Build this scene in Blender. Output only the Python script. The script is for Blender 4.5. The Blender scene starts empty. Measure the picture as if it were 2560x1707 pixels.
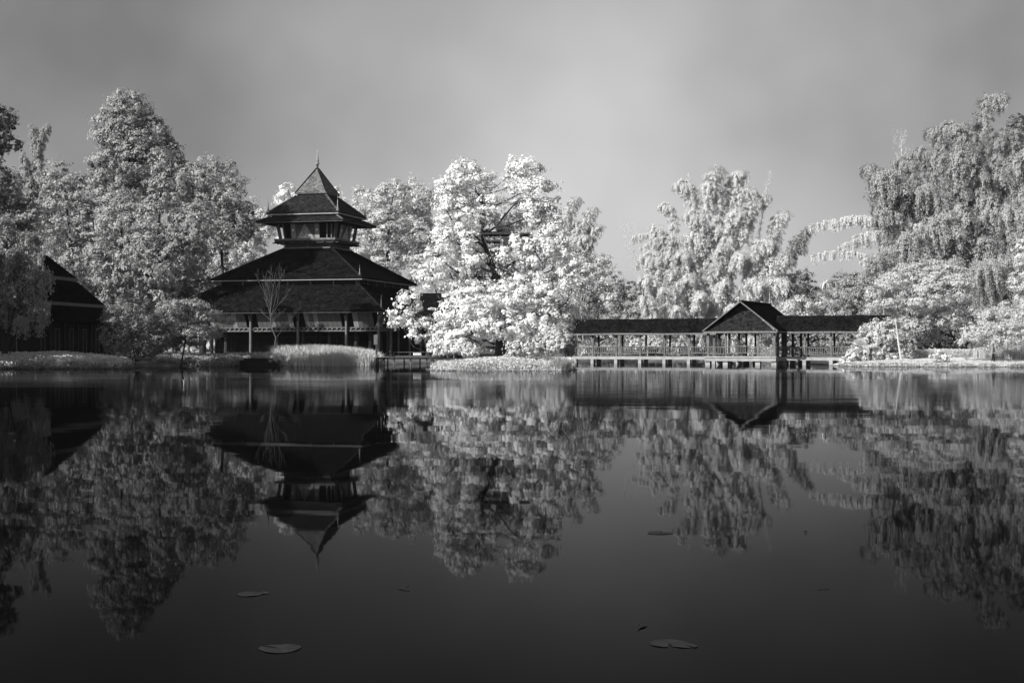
import bpy, math, random
import numpy as np
from mathutils import Vector

SC = bpy.context.scene
COL = SC.collection
R = math.radians

# ------------------------------------------------------------------ camera
F, HY, CH = 3555.0, 872.0, 1.6          # focal length and horizon row in photo pixels, eye height in metres
cd = bpy.data.cameras.new('camera'); cam = bpy.data.objects.new('camera', cd); COL.objects.link(cam)
cam.location = (0, 0, CH); cam.rotation_euler = (R(90), 0, 0)
cd.sensor_width = 36; cd.lens = 36 * F / 2560
cd.shift_y = (HY - 853.5) / 2560
cd.clip_start = 0.1; cd.clip_end = 9000
SC.camera = cam

# ------------------------------------------------------------------ sky, sun, exposure
SUN_AZ, SUN_EL = R(230), R(31)          # azimuth clockwise from +Y
sun_vec = Vector((math.sin(SUN_AZ) * math.cos(SUN_EL), math.cos(SUN_AZ) * math.cos(SUN_EL), math.sin(SUN_EL)))
w = bpy.data.worlds.new('World'); SC.world = w; w.use_nodes = True
nt = w.node_tree; nt.nodes.clear()
def wn(t, **k):
    n = nt.nodes.new(t)
    for a, b in k.items(): setattr(n, a, b)
    return n
sky = wn('ShaderNodeTexSky', sky_type='NISHITA', sun_disc=False, sun_elevation=SUN_EL, sun_rotation=SUN_AZ,
         altitude=400, air_density=1.0, dust_density=2.5, ozone_density=1.0)
bw = wn('ShaderNodeRGBToBW'); nt.links.new(sky.outputs[0], bw.inputs[0])
tc = wn('ShaderNodeTexCoord'); mp = wn('ShaderNodeMapping'); mp.inputs['Scale'].default_value = (2.2, 2.2, 2.2)
mp.inputs['Location'].default_value = (-3.6231, -3.6078, 0.9417)
nt.links.new(tc.outputs['Generated'], mp.inputs[0])
nz = wn('ShaderNodeTexNoise'); nz.inputs['Scale'].default_value = 1.3; nz.inputs['Detail'].default_value = 4; nz.inputs['Roughness'].default_value = 0.47
nt.links.new(mp.outputs[0], nz.inputs['Vector'])
mr = wn('ShaderNodeMapRange'); mr.inputs[1].default_value = 0.25; mr.inputs[2].default_value = 0.75
mr.inputs[3].default_value = 0.42; mr.inputs[4].default_value = 1.855
nt.links.new(nz.outputs[0], mr.inputs[0])
mu = wn('ShaderNodeMath', operation='MULTIPLY'); nt.links.new(bw.outputs[0], mu.inputs[0]); nt.links.new(mr.outputs[0], mu.inputs[1])
bg = wn('ShaderNodeBackground'); bg.inputs[1].default_value = 0.07
nt.links.new(mu.outputs[0], bg.inputs[0])
wo = wn('ShaderNodeOutputWorld'); nt.links.new(bg.outputs[0], wo.inputs[0])

sd = bpy.data.lights.new('sun', 'SUN'); sd.energy = 5.0; sd.angle = R(0.6); sd.color = (1, 0.995, 0.985)
so = bpy.data.objects.new('sun', sd); COL.objects.link(so)
so.rotation_euler = sun_vec.to_track_quat('Z', 'Y').to_euler(); so.location = (-60, -40, 60)

vs = SC.view_settings
SC.display_settings.display_device = 'sRGB'
vs.view_transform = 'Standard'; vs.look = 'None'; vs.gamma = 1; vs.exposure = 0.6; vs.use_curve_mapping = False
SC.render.engine = 'CYCLES'
cy = SC.cycles
cy.max_bounces = 8; cy.diffuse_bounces = 5; cy.glossy_bounces = 3; cy.transmission_bounces = 4; cy.transparent_max_bounces = 8
cy.use_denoising = True; cy.caustics_reflective = False; cy.caustics_refractive = False
cy.sample_clamp_indirect = 4

# ------------------------------------------------------------------ helpers
def P(px, py, d):
    return np.array([(px - 1280) / F * d, d, CH + (HY - py) / F * d])
def G(px, d):
    return ((px - 1280) / F * d, d)

def mesh_np(name, V, Q):
    me = bpy.data.meshes.new(name)
    V = np.asarray(V, np.float32); Q = np.asarray(Q, np.int32); k = Q.shape[1]
    me.vertices.add(len(V)); me.vertices.foreach_set('co', V.ravel())
    me.loops.add(Q.size); me.loops.foreach_set('vertex_index', Q.ravel())
    me.polygons.add(len(Q)); me.polygons.foreach_set('loop_start', np.arange(0, Q.size, k, dtype=np.int32))
    me.update(calc_edges=True)
    return me

def link(name, me, mat=None, parent=None, label=None, cat=None, group=None, kind=None):
    o = bpy.data.objects.new(name, me); COL.objects.link(o)
    if mat is not None and me is not None and not me.materials: me.materials.append(mat)
    if parent is not None: o.parent = parent
    return tag(o, label, cat, group, kind)
def tag(o, label=None, cat=None, group=None, kind=None):
    if label: o['label'] = label
    if cat: o['category'] = cat
    if group: o['group'] = group
    if kind: o['kind'] = kind
    return o
def empty(name, loc, label, cat, group=None, rz=0.0):
    o = bpy.data.objects.new(name, None); COL.objects.link(o); o.location = loc; o.rotation_euler = (0, 0, rz)
    o.empty_display_size = 0.3
    return tag(o, label, cat, group)

class MB:
    """collects polygons of one mesh"""
    def __init__(s): s.v = []; s.f = []
    def add(s, v, f):
        b = len(s.v); s.v += [tuple(map(float, p)) for p in v]; s.f += [tuple(b + i for i in q) for q in f]; return s
    def box(s, x0, x1, y0, y1, z0, z1):
        return s.add([(x0,y0,z0),(x1,y0,z0),(x1,y1,z0),(x0,y1,z0),(x0,y0,z1),(x1,y0,z1),(x1,y1,z1),(x0,y1,z1)],
                     [(0,3,2,1),(4,5,6,7),(0,1,5,4),(1,2,6,5),(2,3,7,6),(3,0,4,7)])
    def hexa(s, p): return s.add(p, [(0,3,2,1),(4,5,6,7),(0,1,5,4),(1,2,6,5),(2,3,7,6),(3,0,4,7)])
    def bar(s, a, b, w, h, up=(0,0,1)):
        a = Vector(a); b = Vector(b); d = (b - a).normalized(); up = Vector(up)
        if abs(d.dot(up)) > 0.98: up = Vector((1, 0, 0))
        x = d.cross(up).normalized() * (w / 2); y = x.cross(d).normalized() * (h / 2)
        return s.hexa([a-x-y, a+x-y, b+x-y, b-x-y, a-x+y, a+x+y, b+x+y, b-x+y])
    def tube(s, pts, rad, n=7):
        pts = [Vector(p) for p in pts]; b = len(s.v); m = len(pts)
        for i, p in enumerate(pts):
            d = (pts[min(i+1, m-1)] - pts[max(i-1, 0)]).normalized()
            u = Vector((0, 0, 1)) if abs(d.z) < 0.9 else Vector((1, 0, 0))
            x = d.cross(u).normalized(); y = d.cross(x)
            r = rad[i] if hasattr(rad, '__len__') else rad
            for k in range(n):
                t = 2 * math.pi * k / n; s.v.append(tuple(p + (x * math.cos(t) + y * math.sin(t)) * r))
        for i in range(m - 1):
            for k in range(n):
                s.f.append((b+i*n+k, b+i*n+(k+1) % n, b+(i+1)*n+(k+1) % n, b+(i+1)*n+k))
        s.f.append(tuple(b + k for k in range(n))[::-1]); s.f.append(tuple(b + (m-1)*n + k for k in range(n)))
        return s
    def lathe(s, prof, c=(0, 0, 0), n=10):
        return s.tube_profile(prof, c, n)
    def tube_profile(s, prof, c, n):
        b = len(s.v)
        for r, z in prof:
            for k in range(n):
                t = 2 * math.pi * k / n; s.v.append((c[0] + r*math.cos(t), c[1] + r*math.sin(t), c[2] + z))
        for i in range(len(prof) - 1):
            for k in range(n):
                s.f.append((b+i*n+k, b+i*n+(k+1) % n, b+(i+1)*n+(k+1) % n, b+(i+1)*n+k))
        s.f.append(tuple(b + k for k in range(n))[::-1]); s.f.append(tuple(b + (len(prof)-1)*n + k for k in range(n)))
        return s
    def mesh(s, name):
        me = bpy.data.meshes.new(name); me.from_pydata(s.v, [], s.f); me.update(); return me
    def build(s, name, mat, parent=None, **k): return link(name, s.mesh(name), mat, parent, **k)

# ------------------------------------------------------------------ materials (an infrared picture: everything is a grey)
def mat(name):
    m = bpy.data.materials.new(name); m.use_nodes = True; m.node_tree.nodes.clear(); return m, m.node_tree
def nd(t, ty, **k):
    n = t.nodes.new(ty)
    for a, b in k.items(): setattr(n, a, b)
    return n
def grey(v): return (v, v, v * 1.01, 1)
def ramp(t, src, lo, hi, a=0.3, b=0.7):
    r = nd(t, 'ShaderNodeMapRange'); r.inputs[1].default_value = a; r.inputs[2].default_value = b
    r.inputs[3].default_value = lo; r.inputs[4].default_value = hi; t.links.new(src, r.inputs[0]); return r.outputs[0]
def combine_grey(t, src):
    c = nd(t, 'ShaderNodeCombineColor'); [t.links.new(src, c.inputs[i]) for i in range(3)]; return c.outputs[0]

def leaf_mat(name, lo, hi, trans=0.35, gloss=0.02):
    lo, hi = lo * 0.6 + hi * 0.4, lo * 0.15 + hi * 0.85
    m, t = mat(name)
    g = nd(t, 'ShaderNodeNewGeometry')
    c = combine_grey(t, ramp(t, g.outputs['Random Per Island'], lo, hi, 0, 1))
    d = nd(t, 'ShaderNodeBsdfDiffuse'); t.links.new(c, d.inputs[0])
    tr = nd(t, 'ShaderNodeBsdfTranslucent'); t.links.new(c, tr.inputs[0])
    mx = nd(t, 'ShaderNodeMixShader'); mx.inputs[0].default_value = trans + 0.08
    t.links.new(d.outputs[0], mx.inputs[1]); t.links.new(tr.outputs[0], mx.inputs[2])
    gl = nd(t, 'ShaderNodeBsdfGlossy'); gl.inputs['Roughness'].default_value = 0.45
    m2 = nd(t, 'ShaderNodeMixShader'); m2.inputs[0].default_value = gloss
    t.links.new(mx.outputs[0], m2.inputs[1]); t.links.new(gl.outputs[0], m2.inputs[2])
    o = nd(t, 'ShaderNodeOutputMaterial'); t.links.new(m2.outputs[0], o.inputs[0])
    return m
def rough_mat(name, lo, hi, scale=3, rough=0.8, stretch=(1, 1, 1), bump=0.0, bumpscale=20, spec=0.2, detail=6):
    m, t = mat(name)
    tc = nd(t, 'ShaderNodeTexCoord'); mp = nd(t, 'ShaderNodeMapping'); mp.inputs['Scale'].default_value = stretch
    t.links.new(tc.outputs['Object'], mp.inputs[0])
    n = nd(t, 'ShaderNodeTexNoise'); n.inputs['Scale'].default_value = scale; n.inputs['Detail'].default_value = detail; n.inputs['Roughness'].default_value = 0.65
    t.links.new(mp.outputs[0], n.inputs['Vector'])
    c = combine_grey(t, ramp(t, n.outputs[0], lo, hi))
    b = nd(t, 'ShaderNodeBsdfPrincipled'); b.inputs['Roughness'].default_value = rough; b.inputs['Specular IOR Level'].default_value = spec
    t.links.new(c, b.inputs['Base Color'])
    if bump:
        n2 = nd(t, 'ShaderNodeTexNoise'); n2.inputs['Scale'].default_value = bumpscale; n2.inputs['Detail'].default_value = 3
        t.links.new(mp.outputs[0], n2.inputs['Vector'])
        bm = nd(t, 'ShaderNodeBump'); bm.inputs['Strength'].default_value = bump; bm.inputs['Distance'].default_value = 0.1
        t.links.new(n2.outputs[0], bm.inputs['Height']); t.links.new(bm.outputs[0], b.inputs['Normal'])
    o = nd(t, 'ShaderNodeOutputMaterial'); t.links.new(b.outputs[0], o.inputs[0])
    return m
def shingle_mat(name, lo, hi, spec=0.15):
    """wooden shingles: courses by height, weathering and moss by noise"""
    m, t = mat(name)
    tc = nd(t, 'ShaderNodeTexCoord')
    sx = nd(t, 'ShaderNodeSeparateXYZ'); t.links.new(tc.outputs['Object'], sx.inputs[0])
    saw = nd(t, 'ShaderNodeMath', operation='MULTIPLY'); saw.inputs[1].default_value = 6.5; t.links.new(sx.outputs[2], saw.inputs[0])
    fr = nd(t, 'ShaderNodeMath', operation='FRACT'); t.links.new(saw.outputs[0], fr.inputs[0])
    n = nd(t, 'ShaderNodeTexNoise'); n.inputs['Scale'].default_value = 1.1; n.inputs['Detail'].default_value = 8; n.inputs['Roughness'].default_value = 0.7
    t.links.new(tc.outputs['Object'], n.inputs['Vector'])
    mp = nd(t, 'ShaderNodeMapping'); mp.inputs['Scale'].default_value = (5, 5, 6.5); t.links.new(tc.outputs['Object'], mp.inputs[0])
    v = nd(t, 'ShaderNodeTexVoronoi'); v.inputs['Scale'].default_value = 1; t.links.new(mp.outputs[0], v.inputs['Vector'])
    sp = nd(t, 'ShaderNodeSeparateColor'); t.links.new(v.outputs['Color'], sp.inputs[0])
    a = ramp(t, n.outputs[0], lo, hi, 0.3, 0.72); b_ = ramp(t, sp.outputs[0], 0.45, 1.7, 0, 1)
    mu = nd(t, 'ShaderNodeMath', operation='MULTIPLY'); t.links.new(a, mu.inputs[0]); t.links.new(b_, mu.inputs[1])
    e = ramp(t, fr.outputs[0], 0.6, 1.3, 0, 1)
    m2 = nd(t, 'ShaderNodeMath', operation='MULTIPLY'); t.links.new(mu.outputs[0], m2.inputs[0]); t.links.new(e, m2.inputs[1])
    b = nd(t, 'ShaderNodeBsdfPrincipled'); b.inputs['Roughness'].default_value = 0.75; b.inputs['Specular IOR Level'].default_value = spec
    t.links.new(combine_grey(t, m2.outputs[0]), b.inputs['Base Color'])
    bm = nd(t, 'ShaderNodeBump'); bm.inputs['Strength'].default_value = 0.5; bm.inputs['Distance'].default_value = 0.05
    ad = nd(t, 'ShaderNodeMath', operation='ADD'); t.links.new(fr.outputs[0], ad.inputs[0]); t.links.new(sp.outputs[1], ad.inputs[1])
    t.links.new(ad.outputs[0], bm.inputs['Height']); t.links.new(bm.outputs[0], b.inputs['Normal'])
    o = nd(t, 'ShaderNodeOutputMaterial'); t.links.new(b.outputs[0], o.inputs[0])
    return m
def water_mat():
    m, t = mat('pond_water')
    g = nd(t, 'ShaderNodeNewGeometry')
    sx = nd(t, 'ShaderNodeSeparateXYZ'); t.links.new(g.outputs['Position'], sx.inputs[0])
    def noise(scale, st, detail=3):
        mp = nd(t, 'ShaderNodeMapping'); mp.inputs['Scale'].default_value = st; t.links.new(g.outputs['Position'], mp.inputs[0])
        n = nd(t, 'ShaderNodeTexNoise'); n.inputs['Scale'].default_value = scale; n.inputs['Detail'].default_value = detail
        t.links.new(mp.outputs[0], n.inputs['Vector']); return n
    # breeze patches: long bands lying across the pond, strongest on the far half of the water
    pn = noise(1.0, (0.010, 0.055, 1), 4)
    band = ramp(t, pn.outputs[0], 0.15, 1.0, 0.38, 0.58)
    far = ramp(t, sx.outputs[1], 0.0, 1.0, 34, 52)
    far2 = ramp(t, sx.outputs[1], 1.0, 0.25, 78, 100)
    br = nd(t, 'ShaderNodeMath', operation='MULTIPLY'); t.links.new(band, br.inputs[0]); t.links.new(far, br.inputs[1])
    br2 = nd(t, 'ShaderNodeMath', operation='MULTIPLY'); t.links.new(br.outputs[0], br2.inputs[0]); t.links.new(far2, br2.inputs[1])
    amp0 = ramp(t, br2.outputs[0], 0.0, 0.013, 0, 1); pt = noise(1.0, (0.05, 0.13, 1), 3); amp1 = ramp(t, pt.outputs[0], 0.002, 0.006, 0.35, 0.65)
    am = nd(t, 'ShaderNodeMath', operation='ADD'); t.links.new(amp0, am.inputs[0]); t.links.new(amp1, am.inputs[1]); amp = am.outputs[0]
    wv = noise(1.0, (0.9, 2.6, 1), 3); wv2 = noise(1.0, (0.16, 0.42, 1), 2)
    def off(n, k):
        s = nd(t, 'ShaderNodeVectorMath', operation='SUBTRACT'); s.inputs[1].default_value = (0.5, 0.5, 0.5); t.links.new(n.outputs['Color'], s.inputs[0])
        q = nd(t, 'ShaderNodeVectorMath', operation='SCALE'); t.links.new(s.outputs[0], q.inputs[0])
        if k is None: t.links.new(amp, q.inputs['Scale'])
        else: q.inputs['Scale'].default_value = k
        z = nd(t, 'ShaderNodeVectorMath', operation='MULTIPLY'); z.inputs[1].default_value = (0.7, 1, 0); t.links.new(q.outputs[0], z.inputs[0])
        return z
    a = nd(t, 'ShaderNodeVectorMath', operation='ADD'); t.links.new(off(wv, None).outputs[0], a.inputs[0]); t.links.new(off(wv2, 0.005).outputs[0], a.inputs[1])
    b = nd(t, 'ShaderNodeVectorMath', operation='ADD'); b.inputs[1].default_value = (0, 0, 1); t.links.new(a.outputs[0], b.inputs[0])
    nn = nd(t, 'ShaderNodeVectorMath', operation='NORMALIZE'); t.links.new(b.outputs[0], nn.inputs[0])
    rg = ramp(t, br2.outputs[0], 0.019, 0.08, 0, 1)
    gl = nd(t, 'ShaderNodeBsdfGlossy'); gl.inputs[0].default_value = grey(0.78); t.links.new(rg, gl.inputs['Roughness']); t.links.new(nn.outputs[0], gl.inputs['Normal'])
    df = nd(t, 'ShaderNodeBsdfDiffuse'); df.inputs[0].default_value = grey(0.002)
    fr = nd(t, 'ShaderNodeFresnel'); fr.inputs[0].default_value = 1.33
    pw = nd(t, 'ShaderNodeMath', operation='POWER'); pw.inputs[1].default_value = 2.35; t.links.new(fr.outputs[0], pw.inputs[0])
    mx = nd(t, 'ShaderNodeMixShader'); t.links.new(pw.outputs[0], mx.inputs[0]); t.links.new(df.outputs[0], mx.inputs[1]); t.links.new(gl.outputs[0], mx.inputs[2])
    o = nd(t, 'ShaderNodeOutputMaterial'); t.links.new(mx.outputs[0], o.inputs[0])
    return m

M = dict(
    leaf_white=leaf_mat('leaf_white', 0.66, 0.9, 0.34), leaf_grove=leaf_mat('leaf_grove', 0.25, 0.42, 0.3), leaf_grove_light=leaf_mat('leaf_grove_light', 0.24, 0.42, 0.3),  # grove leaves darkened in colour for the vignette and shade at the left
    leaf_pale=leaf_mat('leaf_pale', 0.46, 0.68, 0.32),
    leaf_mid=leaf_mat('leaf_mid', 0.26, 0.44, 0.3),
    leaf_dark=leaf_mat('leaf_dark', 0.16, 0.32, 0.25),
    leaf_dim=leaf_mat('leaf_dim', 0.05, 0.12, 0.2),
    bamboo=leaf_mat('bamboo_leaf_dimmed', 0.26, 0.4, 0.18),  # right-hand bamboo: vignette dimming is put into the leaf colour
    bamboo_pale=leaf_mat('bamboo_leaf_pale', 0.52, 0.72, 0.28),
    reed=leaf_mat('reed_blade', 0.4, 0.66, 0.3),
    bark=rough_mat('bark_dark', 0.02, 0.06, 6, 0.9, (1, 1, 0.3), 0.4, 12),
    bark_pale=rough_mat('bark_pale', 0.3, 0.55, 5, 0.85, (1, 1, 0.3), 0.3, 12),
    bark_mid=rough_mat('bark_mid', 0.1, 0.22, 5, 0.85, (1, 1, 0.3), 0.3, 12),
    bark_dull=rough_mat('bark_dull', 0.04, 0.1, 5, 0.85, (1, 1, 0.3)),
    culm=rough_mat('bamboo_culm', 0.35, 0.6, 2, 0.5),
    ground=rough_mat('soil_and_leaf_litter', 0.06, 0.2, 0.9, 0.95, bump=0.6, bumpscale=4),
    roof=shingle_mat('shingle_dark', 0.0025, 0.0115, 0.0),
    roof_mid=shingle_mat('shingle_worn', 0.008, 0.024, 0.02),
    roof_cap=shingle_mat('shingle_bleached', 0.06, 0.13, 0.1),
    fascia=rough_mat('fascia_board', 0.15, 0.28, 2, 0.7, (1, 1, 6)),
    fascia_dim=rough_mat('fascia_board_weathered', 0.08, 0.18, 2.5, 0.8, (1, 1, 6)),
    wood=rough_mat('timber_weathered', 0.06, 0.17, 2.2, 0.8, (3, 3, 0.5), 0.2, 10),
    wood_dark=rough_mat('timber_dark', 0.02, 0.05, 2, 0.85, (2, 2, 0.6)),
    wood_black=rough_mat('timber_black', 0.006, 0.016, 2, 0.9),  # near-black timber; also carries the darkness of interiors and the shaded house
    wood_pale=rough_mat('timber_bleached', 0.08, 0.18, 3, 0.8, (3, 3, 0.5), 0.2, 10),
    panel=rough_mat('wall_board', 0.055, 0.13, 2.4, 0.8, (7, 7, 0.5), 0.2, 10),
    panel_light=rough_mat('wall_board_light', 0.16, 0.3, 2.4, 0.8, (7, 7, 0.5), 0.2, 10),
    carving=rough_mat('carved_board', 0.05, 0.55, 5, 0.7, bump=1.0, bumpscale=14),
    concrete=rough_mat('concrete_beam', 0.2, 0.34, 1.6, 0.9, (1, 1, 1.5)),
    gold=rough_mat('finial_metal', 0.18, 0.34, 5, 0.32, spec=0.7),
    white=rough_mat('lamp_box_paint', 0.75, 0.85, 3, 0.6),
    pad=rough_mat('lily_pad_skin', 0.019, 0.034, 14, 1.0, spec=0.0),
    black=rough_mat('wet_dark_leaf', 0.004, 0.012, 9, 0.6),
)

# ------------------------------------------------------------------ terrain and water
main_px = [(-2200, 60), (-1400, 76), (-800, 86), (-450, 91), (-330, 96), (-230, 106), (-150, 113), (-100, 114.4), (0, 115.5), (300, 117), (328, 119), (350, 127), (450, 132), (560, 133.5), (700, 133.5),  # far-left point extended out of view to carry the added trees
           (928, 134), (936, 137), (945, 144), (975, 151), (1060, 160), (1150, 170), (1290, 168), (1330, 154), (1416, 153), (1430, 160), (1446, 182), (1600, 199),
           (1800, 197), (1900, 178), (1950, 158), (2075, 143), (2084, 136), (2100, 133), (2150, 129), (2200, 128), (2300, 127), (2560, 126), (3200, 112), (4200, 70)]
poly_main = np.array([G(*q) for q in main_px] + [(3500, 60), (3500, 4500), (-3500, 4500), (-3500, 60)])
th = np.linspace(0, 2 * np.pi, 28, endpoint=False)
isl_r = 1 + 0.07 * np.sin(3 * th + 1) + 0.05 * np.sin(5 * th)
poly_isl = np.stack([-0.72 + 5.55 * isl_r * np.cos(th), 110.2 + 6.6 * isl_r * np.sin(th)], 1)
poly_near = np.array([(-3500, -3500), (3500, -3500), (3500, 2.5), (8, 2.2), (2, 2.6), (-4, 2.3), (-3500, 2.5)])
def sdist(X, Y, poly):
    """signed distance, positive inside"""
    d = np.full(X.shape, 1e9); ins = np.zeros(X.shape, bool)
    for (x0, y0), (x1, y1) in zip(poly, np.roll(poly, -1, 0)):
        ex, ey = x1 - x0, y1 - y0
        t = np.clip(((X - x0) * ex + (Y - y0) * ey) / (ex*ex + ey*ey), 0, 1)
        d = np.minimum(d, np.hypot(X - x0 - t*ex, Y - y0 - t*ey))
        c = ((y0 <= Y) & (y1 > Y)) | ((y1 <= Y) & (y0 > Y))
        with np.errstate(divide='ignore', invalid='ignore'):
            ins ^= c & (X < x0 + (Y - y0) / (ey if ey else 1e-9) * ex)
    return np.where(ins, d, -d)
def bumps(X, Y):
    return (np.sin(X*0.9 + 1.3*np.sin(Y*0.4)) * np.sin(Y*0.8 + X*0.2) * 0.05 + np.sin(X*2.3 + Y*0.7) * np.sin(Y*2.1 - X*0.5) * 0.03)
def gz(X, Y):
    X = np.atleast_1d(np.asarray(X, float)); Y = np.atleast_1d(np.asarray(Y, float))
    dm = sdist(X, Y, poly_main); di = sdist(X, Y, poly_isl); dn = sdist(X, Y, poly_near)
    wob = 0.25 * np.sin(X * 1.7) * np.sin(Y * 1.3 + X) + 0.15 * np.sin(X * 4.1 + Y * 3)
    def prof(d, top, rise):
        d = d + np.where(np.abs(d) < 3, wob, 0)
        return np.where(d > 0, 0.16 * np.minimum(d / 0.35, 1) + (top - 0.16) * (1 - np.exp(-np.maximum(d - 0.2, 0) / rise)), np.maximum(d * 0.6, -1.3))
    lawn = np.clip((X - 26) / 6, 0, 1)
    z = np.maximum.reduce([prof(dm, 0.9 + 0.06 * lawn, 4.0 + 1.5 * lawn), prof(di, 0.62, 2.5), prof(dn, 0.05, 2.0)])
    far = np.clip((Y - 230) / 400, 0, 1)
    return z + np.where(z > 0.1, bumps(X, Y) * (1 - 0.7 * lawn), 0) + far * 1.5
def gz1(x, y): return float(gz(x, y)[0])

gx = np.concatenate([[-3400, -1600, -800, -400, -220, -150, -110], np.arange(-80, 75.1, 0.7), [85, 110, 150, 220, 400, 800, 1600, 3400]])
gy = np.concatenate([[-3400, -1000, -300, -100, -30, -8, 0, 1.5, 2.2, 2.6, 3.2, 5, 12, 30, 60, 85, 96], np.arange(100, 211, 0.7), [216, 222, 230, 245, 265, 300, 400, 700, 1500, 4400]])
XX, YY = np.meshgrid(gx, gy); ZZ = gz(XX.ravel(), YY.ravel())
nx, ny = len(gx), len(gy); ii = np.arange((ny-1) * nx).reshape(ny-1, nx)[:, :-1].ravel()
me = mesh_np('ground', np.stack([XX.ravel(), YY.ravel(), ZZ], 1), np.stack([ii, ii+1, ii+1+nx, ii+nx], 1))
me.polygons.foreach_set('use_smooth', np.ones(len(me.polygons), bool))
def ground_mat():
    m, t = mat('ground_cover')
    g = nd(t, 'ShaderNodeNewGeometry'); sx = nd(t, 'ShaderNodeSeparateXYZ'); t.links.new(g.outputs['Position'], sx.inputs[0])
    n = nd(t, 'ShaderNodeTexNoise'); n.inputs['Scale'].default_value = 0.7; n.inputs['Detail'].default_value = 9; n.inputs['Roughness'].default_value = 0.7
    t.links.new(g.outputs['Position'], n.inputs['Vector'])
    soil = ramp(t, n.outputs[0], 0.05, 0.2); lawn = ramp(t, n.outputs[0], 0.42, 0.62)
    k = nd(t, 'ShaderNodeMix', data_type='FLOAT')
    lx = ramp(t, sx.outputs[0], 0, 1, 25, 29); ly = ramp(t, sx.outputs[1], 1, 0, 150, 156)
    lz = ramp(t, sx.outputs[2], 0, 1, 0.05, 0.12)
    a = nd(t, 'ShaderNodeMath', operation='MULTIPLY'); t.links.new(lx, a.inputs[0]); t.links.new(ly, a.inputs[1])
    a2 = nd(t, 'ShaderNodeMath', operation='MULTIPLY'); t.links.new(a.outputs[0], a2.inputs[0]); t.links.new(lz, a2.inputs[1])
    t.links.new(a2.outputs[0], k.inputs[0]); t.links.new(soil, k.inputs[2]); t.links.new(lawn, k.inputs[3])
    b = nd(t, 'ShaderNodeBsdfPrincipled'); b.inputs['Roughness'].default_value = 0.95; b.inputs['Specular IOR Level'].default_value = 0.1
    t.links.new(combine_grey(t, k.outputs[0]), b.inputs['Base Color'])
    n2 = nd(t, 'ShaderNodeTexNoise'); n2.inputs['Scale'].default_value = 9; n2.inputs['Detail'].default_value = 4; t.links.new(g.outputs['Position'], n2.inputs['Vector'])
    bm = nd(t, 'ShaderNodeBump'); bm.inputs['Strength'].default_value = 0.6; bm.inputs['Distance'].default_value = 0.08
    t.links.new(n2.outputs[0], bm.inputs['Height']); t.links.new(bm.outputs[0], b.inputs['Normal'])
    o = nd(t, 'ShaderNodeOutputMaterial'); t.links.new(b.outputs[0], o.inputs[0]); return m
link('ground', me, ground_mat(), label='earth banks, islet and pale lawn round the pond', cat='ground', kind='structure')
MB().add([(-3400, -3400, 0), (3400, -3400, 0), (3400, 4400, 0), (-3400, 4400, 0)], [(0, 1, 2, 3)]).build(
    'water', water_mat(), label='still dark pond reflecting trees and pagoda', cat='water', kind='structure')

# ------------------------------------------------------------------ foliage machinery
def unit(a): return a / np.maximum(np.linalg.norm(a, axis=-1, keepdims=True), 1e-9)
def rand_dirs(rng, n): return unit(rng.normal(size=(n, 3)))
def leaves_to_mesh(name, C, A, N, L, W, fold=0.12):
    """rhombic leaves: centre C, long axis A, approximate normal N, length L, width W"""
    A = unit(A); B = unit(np.cross(N, A)); N = np.cross(A, B)
    L = np.broadcast_to(np.asarray(L), (len(C),))[:, None]; W = np.broadcast_to(np.asarray(W), (len(C),))[:, None]
    V = np.empty((len(C), 4, 3), np.float32)
    V[:, 0] = C - A * L * 0.5; V[:, 2] = C + A * L * 0.5 - N * L * fold
    V[:, 1] = C + B * W * 0.5 + N * W * fold + A * L * 0.06; V[:, 3] = C - B * W * 0.5 + N * W * fold + A * L * 0.06
    return mesh_np(name, V.reshape(-1, 3), np.arange(len(C) * 4).reshape(-1, 4))

def clump_leaves(rng, cents, outs, rc, k, leaf, droop=0.0, stray=0.12):
    n = len(cents); rcs = rc * rng.uniform(0.45, 1.45, n)
    c = np.repeat(cents, k, 0); o = np.repeat(outs, k, 0); r = np.repeat(rcs, k)[:, None]
    stretch = np.repeat(rng.uniform(0.65, 1.35, (n, 3)) * np.array([1.05, 1.05, 0.75]), k, 0)
    up = np.array([0, 0, 1.0])
    d = unit(rand_dirs(rng, n * k) + 0.6 * o + 0.5 * up)     # leaves sit on the outer, upper side of their clump
    rad = np.where(rng.random((n * k, 1)) < stray, rng.uniform(1.0, 1.7, (n * k, 1)), rng.uniform(0.55, 1.08, (n * k, 1)))
    pos = c + d * r * rad * stretch
    nrm = unit(d + 0.3 * o + 0.25 * up + 0.33 * rand_dirs(rng, n * k))
    ax = unit(np.cross(nrm, rand_dirs(rng, n * k)) + np.array([0, 0, -droop]))
    L = leaf * np.exp(rng.normal(0, 0.28, n * k))
    return pos, ax, nrm, L

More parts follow.
